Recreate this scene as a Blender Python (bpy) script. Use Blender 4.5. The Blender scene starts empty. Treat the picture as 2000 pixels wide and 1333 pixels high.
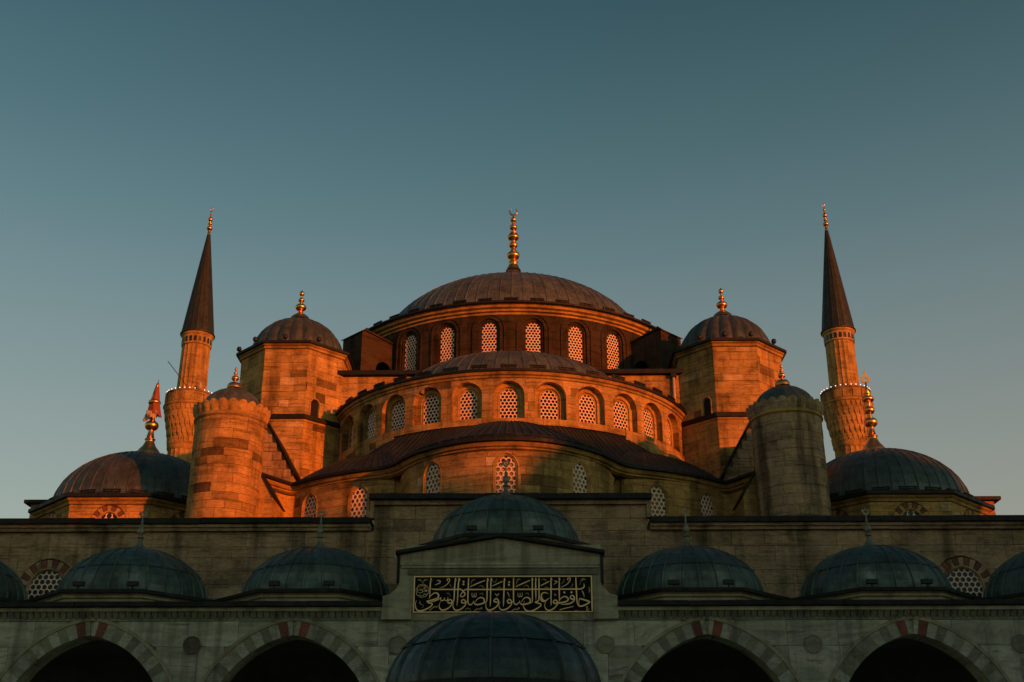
import bpy, math, random
from mathutils import Vector, Matrix
random.seed(7)
R_ = math.radians
sc = bpy.context.scene
col = sc.collection

# ------------------------------------------------------------------ camera
SUN_AZ = R_(45)      # angle of the sun to the right of straight behind the camera
SUN_EL = R_(5.5)
cam_d = bpy.data.cameras.new('camera'); cam = bpy.data.objects.new('camera', cam_d); col.objects.link(cam)
cam_d.sensor_width = 36; cam_d.lens = 42.3; cam_d.clip_start = .1; cam_d.clip_end = 6000
YAW = math.atan(35 / (2350 / math.cos(R_(23))))
cam.location = (.97, 0, 1.6); cam.rotation_euler = (R_(113), 0, YAW)
sc.camera = cam
# ------------------------------------------------------------------ sky, sun, exposure
w = bpy.data.worlds.new('World'); sc.world = w; w.use_nodes = True
nt = w.node_tree; nt.nodes.clear()
sky = nt.nodes.new('ShaderNodeTexSky'); sky.sky_type = 'NISHITA'; sky.sun_disc = False
sky.sun_elevation = SUN_EL; sky.sun_rotation = math.pi - SUN_AZ
sky.altitude = 50; sky.air_density = 1.0; sky.dust_density = 1.2; sky.ozone_density = 2.0
tint = nt.nodes.new('ShaderNodeMix'); tint.data_type = 'RGBA'; tint.blend_type = 'MULTIPLY'
tint.inputs['Factor'].default_value = 1; tint.inputs[7].default_value = (.66, .94, .755, 1)
bg = nt.nodes.new('ShaderNodeBackground'); bg.inputs['Strength'].default_value = .10
wo = nt.nodes.new('ShaderNodeOutputWorld')
# pale warm haze low in the sky, the same all round the horizon
tc = nt.nodes.new('ShaderNodeTexCoord'); sx = nt.nodes.new('ShaderNodeSeparateXYZ'); hz = nt.nodes.new('ShaderNodeValToRGB')
nt.links.new(tc.outputs['Generated'], sx.inputs[0]); nt.links.new(sx.outputs['Z'], hz.inputs[0])
hz.color_ramp.interpolation = 'B_SPLINE'; el_ = hz.color_ramp.elements
for _ in range(3): el_.new(.5)
for e_, (q_, c_) in zip(el_, ((.0, (.30, .20, .12)), (.25, (.25, .180, .128)), (.42, (.098, .112, .106)), (.53, (.040, .058, .054)), (.66, (0, 0, 0)))): e_.position = q_; e_.color = (*c_, 1)
bg2 = nt.nodes.new('ShaderNodeBackground'); ads = nt.nodes.new('ShaderNodeAddShader')
nt.links.new(hz.outputs[0], bg2.inputs['Color']); nt.links.new(bg.outputs[0], ads.inputs[0]); nt.links.new(bg2.outputs[0], ads.inputs[1])
nt.links.new(sky.outputs[0], tint.inputs[6]); nt.links.new(tint.outputs[2], bg.inputs['Color']); nt.links.new(ads.outputs[0], wo.inputs[0])
sd = bpy.data.lights.new('sun', 'SUN'); sun = bpy.data.objects.new('sun', sd); col.objects.link(sun)
sd.energy = 4.7; sd.angle = R_(.6); sd.color = (1.0, .165, .004)
sdir = Vector((math.sin(SUN_AZ) * math.cos(SUN_EL), -math.cos(SUN_AZ) * math.cos(SUN_EL), math.sin(SUN_EL)))
sun.rotation_euler = sdir.to_track_quat('Z', 'Y').to_euler()
sun.location = sdir * 200
vs = sc.view_settings; vs.view_transform = 'Standard'; vs.look = 'None'; vs.exposure = 0.0; vs.gamma = 1.0
vs.use_curve_mapping = False
sc.render.engine = 'CYCLES'

# ------------------------------------------------------------------ materials
MATS = {}
class NG:
    def __init__(s, name):
        s.m = bpy.data.materials.new(name); s.m.use_nodes = True; s.t = s.m.node_tree; s.t.nodes.clear()
        s.out = s.n('ShaderNodeOutputMaterial'); s.b = s.n('ShaderNodeBsdfPrincipled'); s.l(s.b.outputs[0], s.out.inputs[0])
        MATS[name] = s.m
    def n(s, ty, **k):
        o = s.t.nodes.new(ty)
        for a, v in k.items(): setattr(o, a, v)
        return o
    def l(s, a, b): s.t.links.new(a, b)
    def pos(s, scale=(1, 1, 1), rot=(0, 0, 0), rnd=False):
        g = s.n('ShaderNodeNewGeometry'); mp = s.n('ShaderNodeMapping'); src = g.outputs['Position']
        if rnd:
            oi = s.n('ShaderNodeObjectInfo'); vm = s.n('ShaderNodeVectorMath', operation='SCALE'); vm.inputs[0].default_value = (97, 61, 43)
            s.l(oi.outputs['Random'], vm.inputs[3]); ad = s.n('ShaderNodeVectorMath', operation='ADD')
            s.l(src, ad.inputs[0]); s.l(vm.outputs[0], ad.inputs[1]); src = ad.outputs[0]
        s.l(src, mp.inputs[0]); mp.inputs['Scale'].default_value = scale; mp.inputs['Rotation'].default_value = rot
        return mp.outputs[0]
    def noise(s, vec, scale, detail=4, rough=.6, dist=0):
        o = s.n('ShaderNodeTexNoise'); o.inputs['Scale'].default_value = scale; o.inputs['Detail'].default_value = detail
        o.inputs['Roughness'].default_value = rough; o.inputs['Distortion'].default_value = dist; s.l(vec, o.inputs['Vector']); return o.outputs[0]
    def ramp(s, fac, stops, interp='LINEAR'):
        o = s.n('ShaderNodeValToRGB'); o.color_ramp.interpolation = interp; e = o.color_ramp.elements
        while len(e) < len(stops): e.new(.5)
        for i, (p, c) in enumerate(stops):
            e[i].position = p; e[i].color = (c, c, c, 1) if not isinstance(c, tuple) else (*c, 1)
        s.l(fac, o.inputs[0]); return o.outputs[0]
    def mul(s, a, b, f=1.0, mode='MULTIPLY'):
        o = s.n('ShaderNodeMix', data_type='RGBA', blend_type=mode); o.inputs['Factor'].default_value = f
        s.l(a, o.inputs[6]); s.l(b, o.inputs[7]); return o.outputs[2]
    def bump(s, h, strength, dist):
        o = s.n('ShaderNodeBump'); o.inputs['Strength'].default_value = strength; o.inputs['Distance'].default_value = dist
        s.l(h, o.inputs['Height']); s.l(o.outputs[0], s.b.inputs['Normal'])
    def fin(s, colr, rough=.8, metal=0, spec=.3):
        if isinstance(colr, tuple): s.b.inputs['Base Color'].default_value = (*colr, 1)
        else: s.l(colr, s.b.inputs['Base Color'])
        if isinstance(rough, (int, float)): s.b.inputs['Roughness'].default_value = rough
        else: s.l(rough, s.b.inputs['Roughness'])
        s.b.inputs['Metallic'].default_value = metal; s.b.inputs['Specular IOR Level'].default_value = spec
        return s.m

def stone(name, cols, streak=.55):
    g = NG(name); at = g.n('ShaderNodeAttribute', attribute_name='tint')
    c = g.ramp(at.outputs['Fac'], [(i / (len(cols) - 1), k) for i, k in enumerate(cols)])
    p = g.pos()
    c = g.mul(c, g.ramp(g.noise(p, .8, 6, .68), [(.34, .52), (.50, .95), (.68, 1.22)]))
    c = g.mul(c, g.ramp(g.noise(g.pos((1, 1, 2.6)), 5.5, 5, .7), [(.28, .6), (.6, 1.1)]))
    c = g.mul(c, g.ramp(g.noise(g.pos((1.2, 1.2, .10)), 1.0, 3, .6), [(.33, streak), (.50, 1.0)]))
    c = g.mul(c, g.ramp(g.noise(g.pos((.55, .55, 6.5)), 1.0, 5, .7), [(.36, .62), (.46, 1.0), (.70, 1.12)]))
    n2 = g.noise(p, 26, 4, .7)
    g.bump(g.mul(g.noise(g.pos((1, 1, 2)), 7, 4), n2, .5, 'MIX'), .9, .03)
    return g.fin(c, .9, 0, .15)
stone('limestone', [(.11, .066, .028), (.32, .20, .066), (.43, .265, .085), (.47, .29, .10), (.35, .215, .07), (.66, .47, .25)])
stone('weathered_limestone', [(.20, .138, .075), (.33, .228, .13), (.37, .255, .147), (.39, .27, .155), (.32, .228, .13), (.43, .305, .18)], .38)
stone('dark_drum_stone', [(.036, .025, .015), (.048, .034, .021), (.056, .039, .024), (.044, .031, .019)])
def lead(name, base, rough=.42):
    g = NG(name); oi = g.n('ShaderNodeObjectInfo')
    c = g.ramp(oi.outputs['Random'], [(0, tuple(x * .86 for x in base)), (.5, base), (1, tuple(x * 1.13 for x in base))])
    c = g.mul(c, g.ramp(g.noise(g.pos(), 1.3, 6, .65), [(.3, .6), (.65, 1.3)]))
    c = g.mul(c, g.ramp(g.noise(g.pos((5, 5, .5), rnd=True), 1.2, 4, .6), [(.33, .65), (.55, 1.08)]))
    r = g.ramp(g.noise(g.pos(), 3, 4), [(.3, rough - .1), (.7, rough + .16)])
    g.bump(g.noise(g.pos(rnd=True), 1.8, 5, .65), .7, .07)
    return g.fin(c, r, .35, .5)
lead('lead', (.066, .078, .068))
lead('lead_green', (.060, .088, .070))
lead('lead_dark', (.020, .027, .022), .6)  # exedra roof shade is put into this darker lead; minaret cones share it
lead('lead_fountain', (.040, .058, .050))
lead('lead_brown', (.098, .112, .094))
lead('lead_edge', (.008, .008, .007), rough=.6)
def marble(name, a, b, sc_=.55):
    g = NG(name); oi = g.n('ShaderNodeObjectInfo')
    v = g.noise(g.pos((.45, .45, 2.2), (0, R_(38), 0), True), sc_, 7, .68, 1.8)
    c = g.ramp(v, [(.30, a), (.48, b), (.56, tuple(x * 1.25 for x in b)), (.66, a)])
    c = g.mul(c, g.ramp(oi.outputs['Random'], [(0, .74), (1, 1.1)]))
    c = g.mul(c, g.ramp(g.noise(g.pos((1.6, 1.6, .14)), 1.1, 4), [(.34, .55), (.52, 1.0)]))
    c = g.mul(c, g.ramp(g.noise(g.pos(), 9, 5, .7), [(.3, .82), (.6, 1.05)]))
    g.bump(g.noise(g.pos(), 30, 3), .25, .01)
    return g.fin(c, .62, 0, .3)
marble('marble', (.19, .185, .125), (.38, .37, .265))
marble('marble_white', (.24, .235, .165), (.32, .315, .23), 1.2)
marble('marble_green', (.15, .14, .085), (.20, .19, .12), 1.2)
marble('marble_red', (.13, .04, .025), (.18, .06, .036), 1.6)
marble('marble_plain', (.27, .24, .14), (.33, .30, .185), .4)
marble('porphyry', (.075, .06, .042), (.11, .085, .06), 2)
def simple(name, c, rough, metal=0, nz=.25, scale=6, spec=.4):
    g = NG(name); k = g.ramp(g.noise(g.pos(rnd=True), scale, 4), [(.3, tuple(x * (1 - nz) for x in c)), (.7, tuple(min(1, x * (1 + nz)) for x in c))])
    return g.fin(k, rough, metal, spec)
simple('gold', (.80, .38, .12), .30, 1, .2, 3)
simple('gold_paint', (1.0, .64, .25), .45, .15, .03, 5, 1.0)
simple('copper_finial', (.20, .19, .13), .5, .6, .3, 6)
simple('grille_plaster', (.76, .58, .46), .8, 0, .15, 3)
simple('dark_glass', (.012, .010, .010), .35, 0, .3, 2)
simple('dark_void', (.012, .009, .007), .9, 0, .3, 2)
simple('panel_black', (.004, .006, .005), .6, 0, .4, 3, .1)
simple('panel_leaf', (.32, .25, .08), .5, .5, .3, 20)
simple('lamp_housing', (.012, .012, .012), .55, 0, .3, 10)
simple('pipe_paint', (.52, .36, .28), .6, 0, .15, 4)
simple('flag_red', (.24, .06, .02), .75, 0, .25, 8)
simple('flag_white', (.42, .30, .18), .75, 0, .15, 8)
simple('paving', (.48, .45, .38), .8, 0, .25, .7)
simple('earth', (.10, .09, .06), .95, 0, .3, .2)
simple('foliage', (.05, .07, .025), .8, 0, .4, .8)
simple('bark', (.09, .065, .045), .9, 0, .3, 3)
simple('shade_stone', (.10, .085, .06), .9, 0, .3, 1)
g = NG('bulb'); g.b.inputs['Base Color'].default_value = (1, .95, .85, 1); g.b.inputs['Emission Color'].default_value = (1, .93, .80, 1); g.b.inputs['Emission Strength'].default_value = 1.3
g = NG('lamp_lens'); g.b.inputs['Base Color'].default_value = (1, .95, .9, 1); g.b.inputs['Emission Color'].default_value = (1, .90, .82, 1); g.b.inputs['Emission Strength'].default_value = 45

# ------------------------------------------------------------------ object helpers
WL = {}
def attach(o, parent):
    col.objects.link(o)
    if parent:
        o.parent = parent; o.matrix_parent_inverse = Matrix.Translation(-WL[parent])
    return o
def thing(name, label, cat, loc, group=None):
    o = bpy.data.objects.new(name, None); o.empty_display_size = .5; o.location = loc; col.objects.link(o)
    WL[o] = Vector(loc); tag(o, label, cat, group); return o
def tag(o, label, cat, group=None):
    o['label'] = label; o['category'] = cat
    if group: o['group'] = group
    return o
def struct(o): o['kind'] = 'structure'; return o
def stuff(o): o['kind'] = 'stuff'; return o

class MB:
    def __init__(s): s.v = []; s.f = []; s.t = []; s.sm = []
    def add(s, verts, faces, tint=.5, smooth=False):
        b = len(s.v); s.v += [tuple(p) for p in verts]
        for f in faces: s.f.append(tuple(i + b for i in f)); s.t.append(tint); s.sm.append(smooth)
        return s
    def box(s, x0, x1, y0, y1, z0, z1, tint=.5):
        return s.add([(x0, y0, z0), (x1, y0, z0), (x1, y1, z0), (x0, y1, z0), (x0, y0, z1), (x1, y0, z1), (x1, y1, z1), (x0, y1, z1)],
                     [(0, 3, 2, 1), (4, 5, 6, 7), (0, 1, 5, 4), (1, 2, 6, 5), (2, 3, 7, 6), (3, 0, 4, 7)], tint)
    def lathe(s, prof, n, c=(0, 0), a0=0, a1=2 * math.pi, rf=None, smooth=True, tint=.5):
        full = abs(a1 - a0 - 2 * math.pi) < 1e-6; m = n if full else n + 1; vs_ = []
        for r, z in prof:
            for i in range(m):
                a = a0 + (a1 - a0) * i / n; k = r * (rf(a) if rf else 1)
                vs_.append((c[0] + k * math.sin(a), c[1] - k * math.cos(a), z))
        fs = []
        for j in range(len(prof) - 1):
            for i in range(n):
                i2 = (i + 1) % m; fs.append((j * m + i, j * m + i2, (j + 1) * m + i2, (j + 1) * m + i))
        return s.add(vs_, fs, tint, smooth)
    def prism(s, poly, fn0, fn1, tint=.5):   # polygon points mapped by two functions to the two end faces
        n = len(poly)
        return s.add([fn0(p) for p in poly] + [fn1(p) for p in poly],
                     [tuple(range(n)), tuple(range(2 * n - 1, n - 1, -1))] + [(i, i + n, (i + 1) % n + n, (i + 1) % n) for i in range(n)], tint)
    def tube(s, pts, rad, n=8, tint=.5):
        prev = None; rings = []
        for i, p in enumerate(pts):
            p = Vector(p); d = (Vector(pts[min(i + 1, len(pts) - 1)]) - Vector(pts[max(i - 1, 0)])).normalized()
            u = d.cross(Vector((0, 0, 1)));  u = u.normalized() if u.length > 1e-3 else Vector((1, 0, 0)); v = d.cross(u)
            r = rad[i] if isinstance(rad, (list, tuple)) else rad
            rings.append([p + (u * math.cos(2 * math.pi * k / n) + v * math.sin(2 * math.pi * k / n)) * r for k in range(n)])
        vs_ = [q for rg in rings for q in rg]; fs = []
        for j in range(len(pts) - 1):
            for k in range(n): fs.append((j * n + k, j * n + (k + 1) % n, (j + 1) * n + (k + 1) % n, (j + 1) * n + k))
        fs += [tuple(range(n - 1, -1, -1)), tuple(range((len(pts) - 1) * n, len(pts) * n))]
        return s.add(vs_, fs, tint, True)
    def mesh(s, name, mat):
        m = bpy.data.meshes.new(name); m.from_pydata(s.v, [], s.f)
        m.polygons.foreach_set('use_smooth', s.sm)
        a = m.attributes.new('tint', 'FLOAT', 'FACE'); a.data.foreach_set('value', s.t)
        m.materials.append(MATS[mat]); m.update(); return m
    def build(s, name, mat, parent=None, loc=None):
        o = bpy.data.objects.new(name, s.mesh(name, mat)); attach(o, parent)
        WL[o] = Vector((0, 0, 0))
        return o
def inst(name, mesh, parent, loc, rz=0):
    o = bpy.data.objects.new(name, mesh); attach(o, parent); o.location = loc; o.rotation_euler = (0, 0, rz); WL[o] = Vector(loc); return o

# ------------------------------------------------------------------ paths along walls, seen from outside left to right
class Arc:
    def __init__(s, c, R, a0, a1): s.c = c; s.R = R; s.a0 = a0; s.L = R * (a1 - a0); s.curv = True
    def s_of(s, a): return s.R * (a - s.a0)
    def pt(s, q, z, d):
        a = s.a0 + q / s.R; r = s.R + d; return (s.c[0] + r * math.sin(a), s.c[1] - r * math.cos(a), z)
class Line:
    def __init__(s, p0, p1):
        s.p = Vector(p0); e = Vector(p1) - s.p; s.L = e.length; s.e = e / s.L; s.n = Vector((s.e.y, -s.e.x)); s.curv = False
    def pt(s, q, z, d):
        v = s.p + s.e * q + s.n * d; return (v.x, v.y, z)

class Opening:                                  # arched opening: centre along the path, half width, sill, springing, pointedness
    def __init__(s, sc_, w, zb, zs, c=0.0): s.s = sc_; s.w = w; s.zb = zb; s.zs = zs; s.c = c; s.za = zs + math.sqrt((w + c) ** 2 - c * c)
    def hw(s, z, o=0.0):
        if z < s.zb - o - 1e-6: return 0.0
        if z <= s.zs: return s.w + o
        r = s.w + s.c + o; q = r * r - (z - s.zs) ** 2
        return max(0.0, math.sqrt(q) - s.c) if q > 0 else 0.0
    def top(s, o=0.0): return s.zs + math.sqrt(max(0, (s.w + s.c + o) ** 2 - s.c ** 2))
    def outline(s, o, n=10, base=True):
        pts = []; r = s.w + s.c + o; amax = math.acos(s.c / r)
        if base: pts.append((s.s + s.w + o, s.zb))
        for i in range(n + 1):
            a = amax * i / n; pts.append((s.s - s.c + r * math.cos(a), s.zs + r * math.sin(a)))
        left = [(2 * s.s - x, z) for x, z in pts[::-1]]
        return pts + left[1:]

def ashlar(part, path, z0, z1, T=.16, h=.45, ln=.95, ops=(), oo=0.0, z1f=None, jit=.009, s0=0.0, s1=None, gap=.007, out=None, mat='limestone', nseg=None, var=1.0):
    """cut stone courses laid over a wall core; each stone is collected with its size"""
    rows = []; z = z0; s1 = path.L if s1 is None else s1
    while z < z1 - h * .4:
        hh = h * random.uniform(.82, 1.2); nz = z + hh
        if z1 - nz < h * .5: nz = z1
        rows.append((z, nz)); z = nz
    for za, zb in rows:
        s = s0 - random.uniform(0, ln)
        while s < s1:
            l = ln * random.choice((.55, .8, 1, 1.15, 1.4)); e = s + l
            if s1 - e < ln * .25: e = s1 + 1
            a, b = max(s, s0), min(e, s1); s = e
            if b - a < .06: continue
            hit = [o for o in ops if zb > o.zb and za < o.top(oo) and b > o.s - o.w - oo and a < o.s + o.w + oo]
            polys = []
            if not hit: polys.append(([(a + gap, za + gap), (b - gap, za + gap), (b - gap, zb - gap), (a + gap, zb - gap)], True))
            else:
                zs_ = [za + gap + (zb - za - 2 * gap) * i / 5 for i in range(6)]
                for o in hit:
                    if za < o.zb < zb: zs_ += [o.zb - .001, o.zb + .001]
                    tp = o.top(oo)
                    if za < tp < zb: zs_ += [tp - .03, tp]
                zs_.sort(); cuts = [a] + sorted(o.s for o in hit if a < o.s < b) + [b]
                for c0, c1 in zip(cuts[:-1], cuts[1:]):
                    mid_ = (c0 + c1) / 2; lf = []; rt = []
                    for z in zs_:
                        l0, r0 = c0 + (gap if c0 == a else 0), c1 - (gap if c1 == b else 0)
                        for o in hit:
                            W = o.hw(z, oo) if z >= o.zb else 0
                            if W <= 0: continue
                            if o.s <= mid_: l0 = max(l0, o.s + W)
                            else: r0 = min(r0, o.s - W)
                        if r0 < l0: r0 = l0 = (r0 + l0) / 2
                        lf.append((l0, z)); rt.append((r0, z))
                    if max(q1[0] - q0[0] for q0, q1 in zip(lf, rt)) > .05: polys.append((rt + lf[::-1], False))
            for poly, rect in polys:
                q = []
                for p in poly:
                    if not q or abs(p[0] - q[-1][0]) + abs(p[1] - q[-1][1]) > 1e-4: q.append(p)
                if len(q) < 3: continue
                d1 = T + random.uniform(-jit, jit); t = min(1, max(0, random.gauss(.5, .15 * var) if random.random() < .78 else random.random()))
                m = MB()
                if rect and path.curv:
                    k = nseg or 3; xs = [q[0][0] + (q[1][0] - q[0][0]) * i / k for i in range(k + 1)]
                    lo, hi = q[0][1], q[2][1]; n = k + 1
                    vs_ = [path.pt(x, lo, d1) for x in xs] + [path.pt(x, hi, d1) for x in xs] + [path.pt(x, lo, 0) for x in xs] + [path.pt(x, hi, 0) for x in xs]
                    fs = [(i, i + 1, n + i + 1, n + i) for i in range(k)] + [(2 * n + i, 2 * n + i + 1, i + 1, i) for i in range(k)] + [(n + i, n + i + 1, 3 * n + i + 1, 3 * n + i) for i in range(k)]
                    fs += [(2 * n, 0, n, 3 * n), (k, 2 * n + k, 3 * n + k, n + k)]
                    m.add(vs_, fs, t)
                else:
                    n = len(q)
                    m.add([path.pt(x, zz, d1) for x, zz in q] + [path.pt(x, zz, 0) for x, zz in q],
                          [tuple(range(n))] + [(i, i + n, (i + 1) % n + n, (i + 1) % n) for i in range(n)], t)
                area = abs(sum(q[i][0] * q[(i + 1) % len(q)][1] - q[(i + 1) % len(q)][0] * q[i][1] for i in range(len(q)))) / 2
                out.append((area, part, m, mat))
def lay(out, limit=300):
    """the largest stones become objects of their own, the rest one part per wall"""
    out.sort(key=lambda e: -e[0]); rest = {}
    for i, (a, part, m, mat) in enumerate(out):
        if i < limit: m.build('stone_block', mat, part)
        else:
            k = rest.setdefault((part, mat), MB()); b = len(k.v); k.v += m.v
            k.f += [tuple(j + b for j in f) for f in m.f]; k.t += m.t; k.sm += m.sm
    for (part, mat), m in rest.items(): stuff(m.build('small_stonework', mat, part))

def sweep(path, o, prof, n=10, base=True):
    """profile of (offset from the opening, depth) swept along the outline of an opening"""
    m = MB(); rows = [[path.pt(x, z, d) for x, z in o.outline(off, n, base)] for off, d in prof]; k = len(rows[0]); vs_ = [p for r in rows for p in r]
    fs = [(j * k + i, (j + 1) * k + i, (j + 1) * k + i + 1, j * k + i + 1) for j in range(len(prof) - 1) for i in range(k - 1)]
    return m.add(vs_, fs, .55)
def grille(path, o, d, pitch, ring=.30, th=.05):
    m = MB(); rr = pitch / math.sqrt(3); row = 0; z = o.zb + rr * .4
    while z < o.top() + rr:
        x = -math.ceil(o.w / pitch) * pitch + (pitch / 2 if row % 2 else 0)
        while x < o.w + pitch:
            wz = max(o.hw(z - rr * .5), o.hw(z + rr * .3))
            if abs(x) < wz + pitch * .45 and wz > .02:
                A = [(x + rr * math.cos(R_(30 + 60 * k)), z + rr * math.sin(R_(30 + 60 * k))) for k in range(6)]
                B = [(x + rr * (1 - ring) * math.cos(R_(30 * k)), z + rr * (1 - ring) * math.sin(R_(30 * k))) for k in range(12)]
                A2 = []
                for k in range(12):
                    if k % 2: A2.append(A[(k - 1) // 2])
                    else:
                        p, q = A[(k // 2 - 1) % 6], A[(k // 2) % 6]; A2.append(((p[0] + q[0]) / 2, (p[1] + q[1]) / 2))
                vs_ = [path.pt(o.s + px, pz, d) for px, pz in A2] + [path.pt(o.s + px, pz, d) for px, pz in B] + [path.pt(o.s + px, pz, d - th) for px, pz in B]
                fs = [(k, (k + 1) % 12, 12 + (k + 1) % 12, 12 + k) for k in range(12)] + [(12 + k, 12 + (k + 1) % 12, 24 + (k + 1) % 12, 24 + k) for k in range(12)]
                m.add(vs_, fs)
            x += pitch
        z += rr * 1.5; row += 1
    return m
def window(thing_, path, o, prof, gd, pitch, smat='limestone', pane_d=.02, ring=.30):
    wn = sweep(path, o, prof).build('window', smat, thing_)
    grille(path, o, gd, pitch, ring).build('grille', 'grille_plaster', wn)
    MB().add([path.pt(x, z, pane_d) for x, z in o.outline(.03)], [tuple(range(len(o.outline(.03))))]).build('pane', 'dark_glass', wn)
    return wn

# ------------------------------------------------------------------ domes of lead sheets
def dome(th, name, cx, cy, z0, R, rise, n, mat='lead', tiers=((0, 90),), seam=.05, lob=0.0, amin=-math.pi, amax=math.pi, pw=1.0, skirt=.12, core=True, flare=None):
    def P(deg):
        t = R_(deg); r = R * math.cos(t) ** pw; z = rise * math.sin(t)
        if flare and deg > flare[0]:
            k = (deg - flare[0]) / (90 - flare[0]); z += flare[1] * k ** 2.2
        return max(r, .04), z
    prof = [(max(.03, P(d)[0] - .07), P(d)[1] - .05) for d in [0, 10, 20, 30, 40, 50, 60, 70, 80, 90]]
    c = MB().lathe([(R - .07, -skirt)] + prof, 32)
    part = bpy.data.objects.new(name, c.mesh(name, mat)); attach(part, th); part.location = (cx, cy, z0); WL[part] = Vector((cx, cy, z0))
    hw = math.pi / n
    for ti, (d0, d1) in enumerate(tiers):
        st = max(3, int((d1 - d0) / 8)); ds = [d0 + (d1 - d0) * i / st for i in range(st + 1)]
        rows = [P(d) for d in ds]
        if d0 == 0: rows = [(R, -skirt)] + rows
        ts = [-1, -.93, -.88, 0, .88, .93, 1] if not lob else [-1, -.9, -.7, -.35, 0, .35, .7, .9, 1]
        vs_ = []
        for j, (r, z) in enumerate(rows):
            for t in ts:
                off = (seam if abs(t) > .99 else (seam * .8 if abs(t) > .92 else 0)) * min(1, r / (R * .25))
                if lob: off += lob * r * (math.cos(t * math.pi / 2) ** .7 - .5)
                if len(tiers) > 1 and ti > 0 and j == 0: off += .03
                if len(tiers) > 1 and ti > 0 and j == 1: off += .012
                a = t * hw * .999; vs_.append(((r + off) * math.sin(a), -(r + off) * math.cos(a), z + off * .4 * (z / max(rise, .1))))
        k = len(ts); fs = [(j * k + i, j * k + i + 1, (j + 1) * k + i + 1, (j + 1) * k + i) for j in range(len(rows) - 1) for i in range(k - 1)]
        me = MB().add(vs_, fs, .5, bool(lob)).mesh('lead_sheet', mat)
        for i in range(n):
            a = 2 * math.pi * (i + .5) / n - math.pi
            if amin <= a <= amax: inst('lead_sheet', me, part, (cx, cy, z0), a)
    return part
def snow_guards(part, cx, cy, z, R, n, half, mat='lead_edge', ln=.7, rnd=0):
    me = MB().box(-ln / 2, ln / 2, -.05, .05, 0, .05).box(-ln / 2, ln / 2, -.05, .05, .10, .15)
    for x in (-ln * .4, 0, ln * .4): me.box(x - .025, x + .025, -.04, .06, -.06, .10)
    me = me.mesh('snow_guard', mat)
    for i in range(n):
        a = -half + 2 * half * (i + .5) / n
        inst('snow_guard', me, part, (cx + R * math.sin(a), cy - R * math.cos(a), z + random.uniform(-.01, .01)), a)
def finial(th, x, y, z, prof, mat='gold', n=20, cres=None, name='finial', cz=0, crz=0):
    o = MB().lathe([(r, z + h) for r, h in prof], n, (x, y)).build(name, mat, th)
    if cres:
        r, w_ = cres; m = MB(); k = 22; pts = []
        for i in range(k + 1):
            a = R_(-90 - 152) + R_(304) * i / k; wd = w_ * math.sin(math.pi * i / k) ** .7 + .004
            pts.append((r * math.cos(a), r * math.sin(a), wd))
        cy_, sy_ = math.cos(crz), math.sin(crz); vs_ = []
        for px, pz, wd in pts:
            l = math.hypot(px, pz)
            for f, dy in ((1 + wd / r, 0), (1, -wd * .6), (1 - wd / r, 0), (1, wd * .6)):
                qx = px * f; vs_.append((x + qx * cy_ - dy * sy_, y + qx * sy_ + dy * cy_, z + cz + r + pz * f))
        fs = [(4 * i + j, 4 * i + (j + 1) % 4, 4 * i + 4 + (j + 1) % 4, 4 * i + 4 + j) for i in range(k) for j in range(4)]
        m.add(vs_, fs, .5, True).build('crescent', mat, o)
    return o
def bulbs(spec):       # spec: (height centre, radius, half height) balls on a thin stem -> profile
    pr = []
    for kind in spec:
        if kind[0] == 'b':
            _, zc, r, hh, stem = kind
            for i in range(9):
                a = -math.pi / 2 + math.pi * i / 8; pr.append((max(stem, r * math.cos(a)), zc + hh * math.sin(a)))
        else: pr.append(kind[1:])
    return pr
def ring_lathe(th, name, mat, cx, cy, prof, n, a0=-math.pi, a1=math.pi, smooth=False, tint=.5):
    return MB().lathe(prof, n, (cx, cy), a0, a1, None, smooth, tint).build(name, mat, th)
def octv(cx, cy, R, k): a = R_(45 * k + 22.5); return (cx + R * math.sin(a), cy - R * math.cos(a))

# ================================================================== the setting
struct(MB().add([(-3000, -3000, -.15), (3000, -3000, -.15), (3000, 3000, -.15), (-3000, 3000, -.15)], [(0, 1, 2, 3)]).build('ground', 'earth'))
struct(MB().add([(-34, -14, 0), (34, -14, 0), (34, 46, 0), (-34, 46, 0)], [(0, 1, 2, 3)]).build('courtyard_pavement', 'paving'))

# ================================================================== central prayer hall: main dome, drum, half dome, exedrae
hall = thing('mosque_hall', 'domed stone prayer hall with dark drum, half dome and lattice windows in the centre', 'building', (0, 78, 0))
DC = (0, 78)
blocks = []
body = MB().box(-10.3, 10.3, 64.95, 90, 14, 26.95).box(-24, 24, 60, 96, 0, 16.6).build('base_wall', 'limestone', hall)
ashlar(body, Line((-10.3, 64.95), (10.3, 64.95)), 22.0, 26.9, .15, .48, 1.1, out=blocks, s1=6.5)
ashlar(body, Line((-10.3, 64.95), (10.3, 64.95)), 22.0, 26.9, .15, .48, 1.1, out=blocks, s0=14.1)
MB().box(-10.3, 10.3, 64.5, 90.3, 26.95, 27.2).build('base_coping', 'lead_edge', hall)
# main drum
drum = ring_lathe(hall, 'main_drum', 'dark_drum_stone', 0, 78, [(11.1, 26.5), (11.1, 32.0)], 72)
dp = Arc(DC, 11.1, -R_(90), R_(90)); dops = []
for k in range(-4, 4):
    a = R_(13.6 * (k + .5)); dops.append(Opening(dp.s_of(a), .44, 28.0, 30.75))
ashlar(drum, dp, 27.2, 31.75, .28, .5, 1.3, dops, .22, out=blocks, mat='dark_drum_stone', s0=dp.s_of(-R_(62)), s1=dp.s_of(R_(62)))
for o in dops: window(hall, dp, o, [(.24, .28), (.22, .285), (.22, .17), (.10, .17), (.10, .10), (0, .10), (0, .03)], .09, .20, 'dark_drum_stone')
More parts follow.
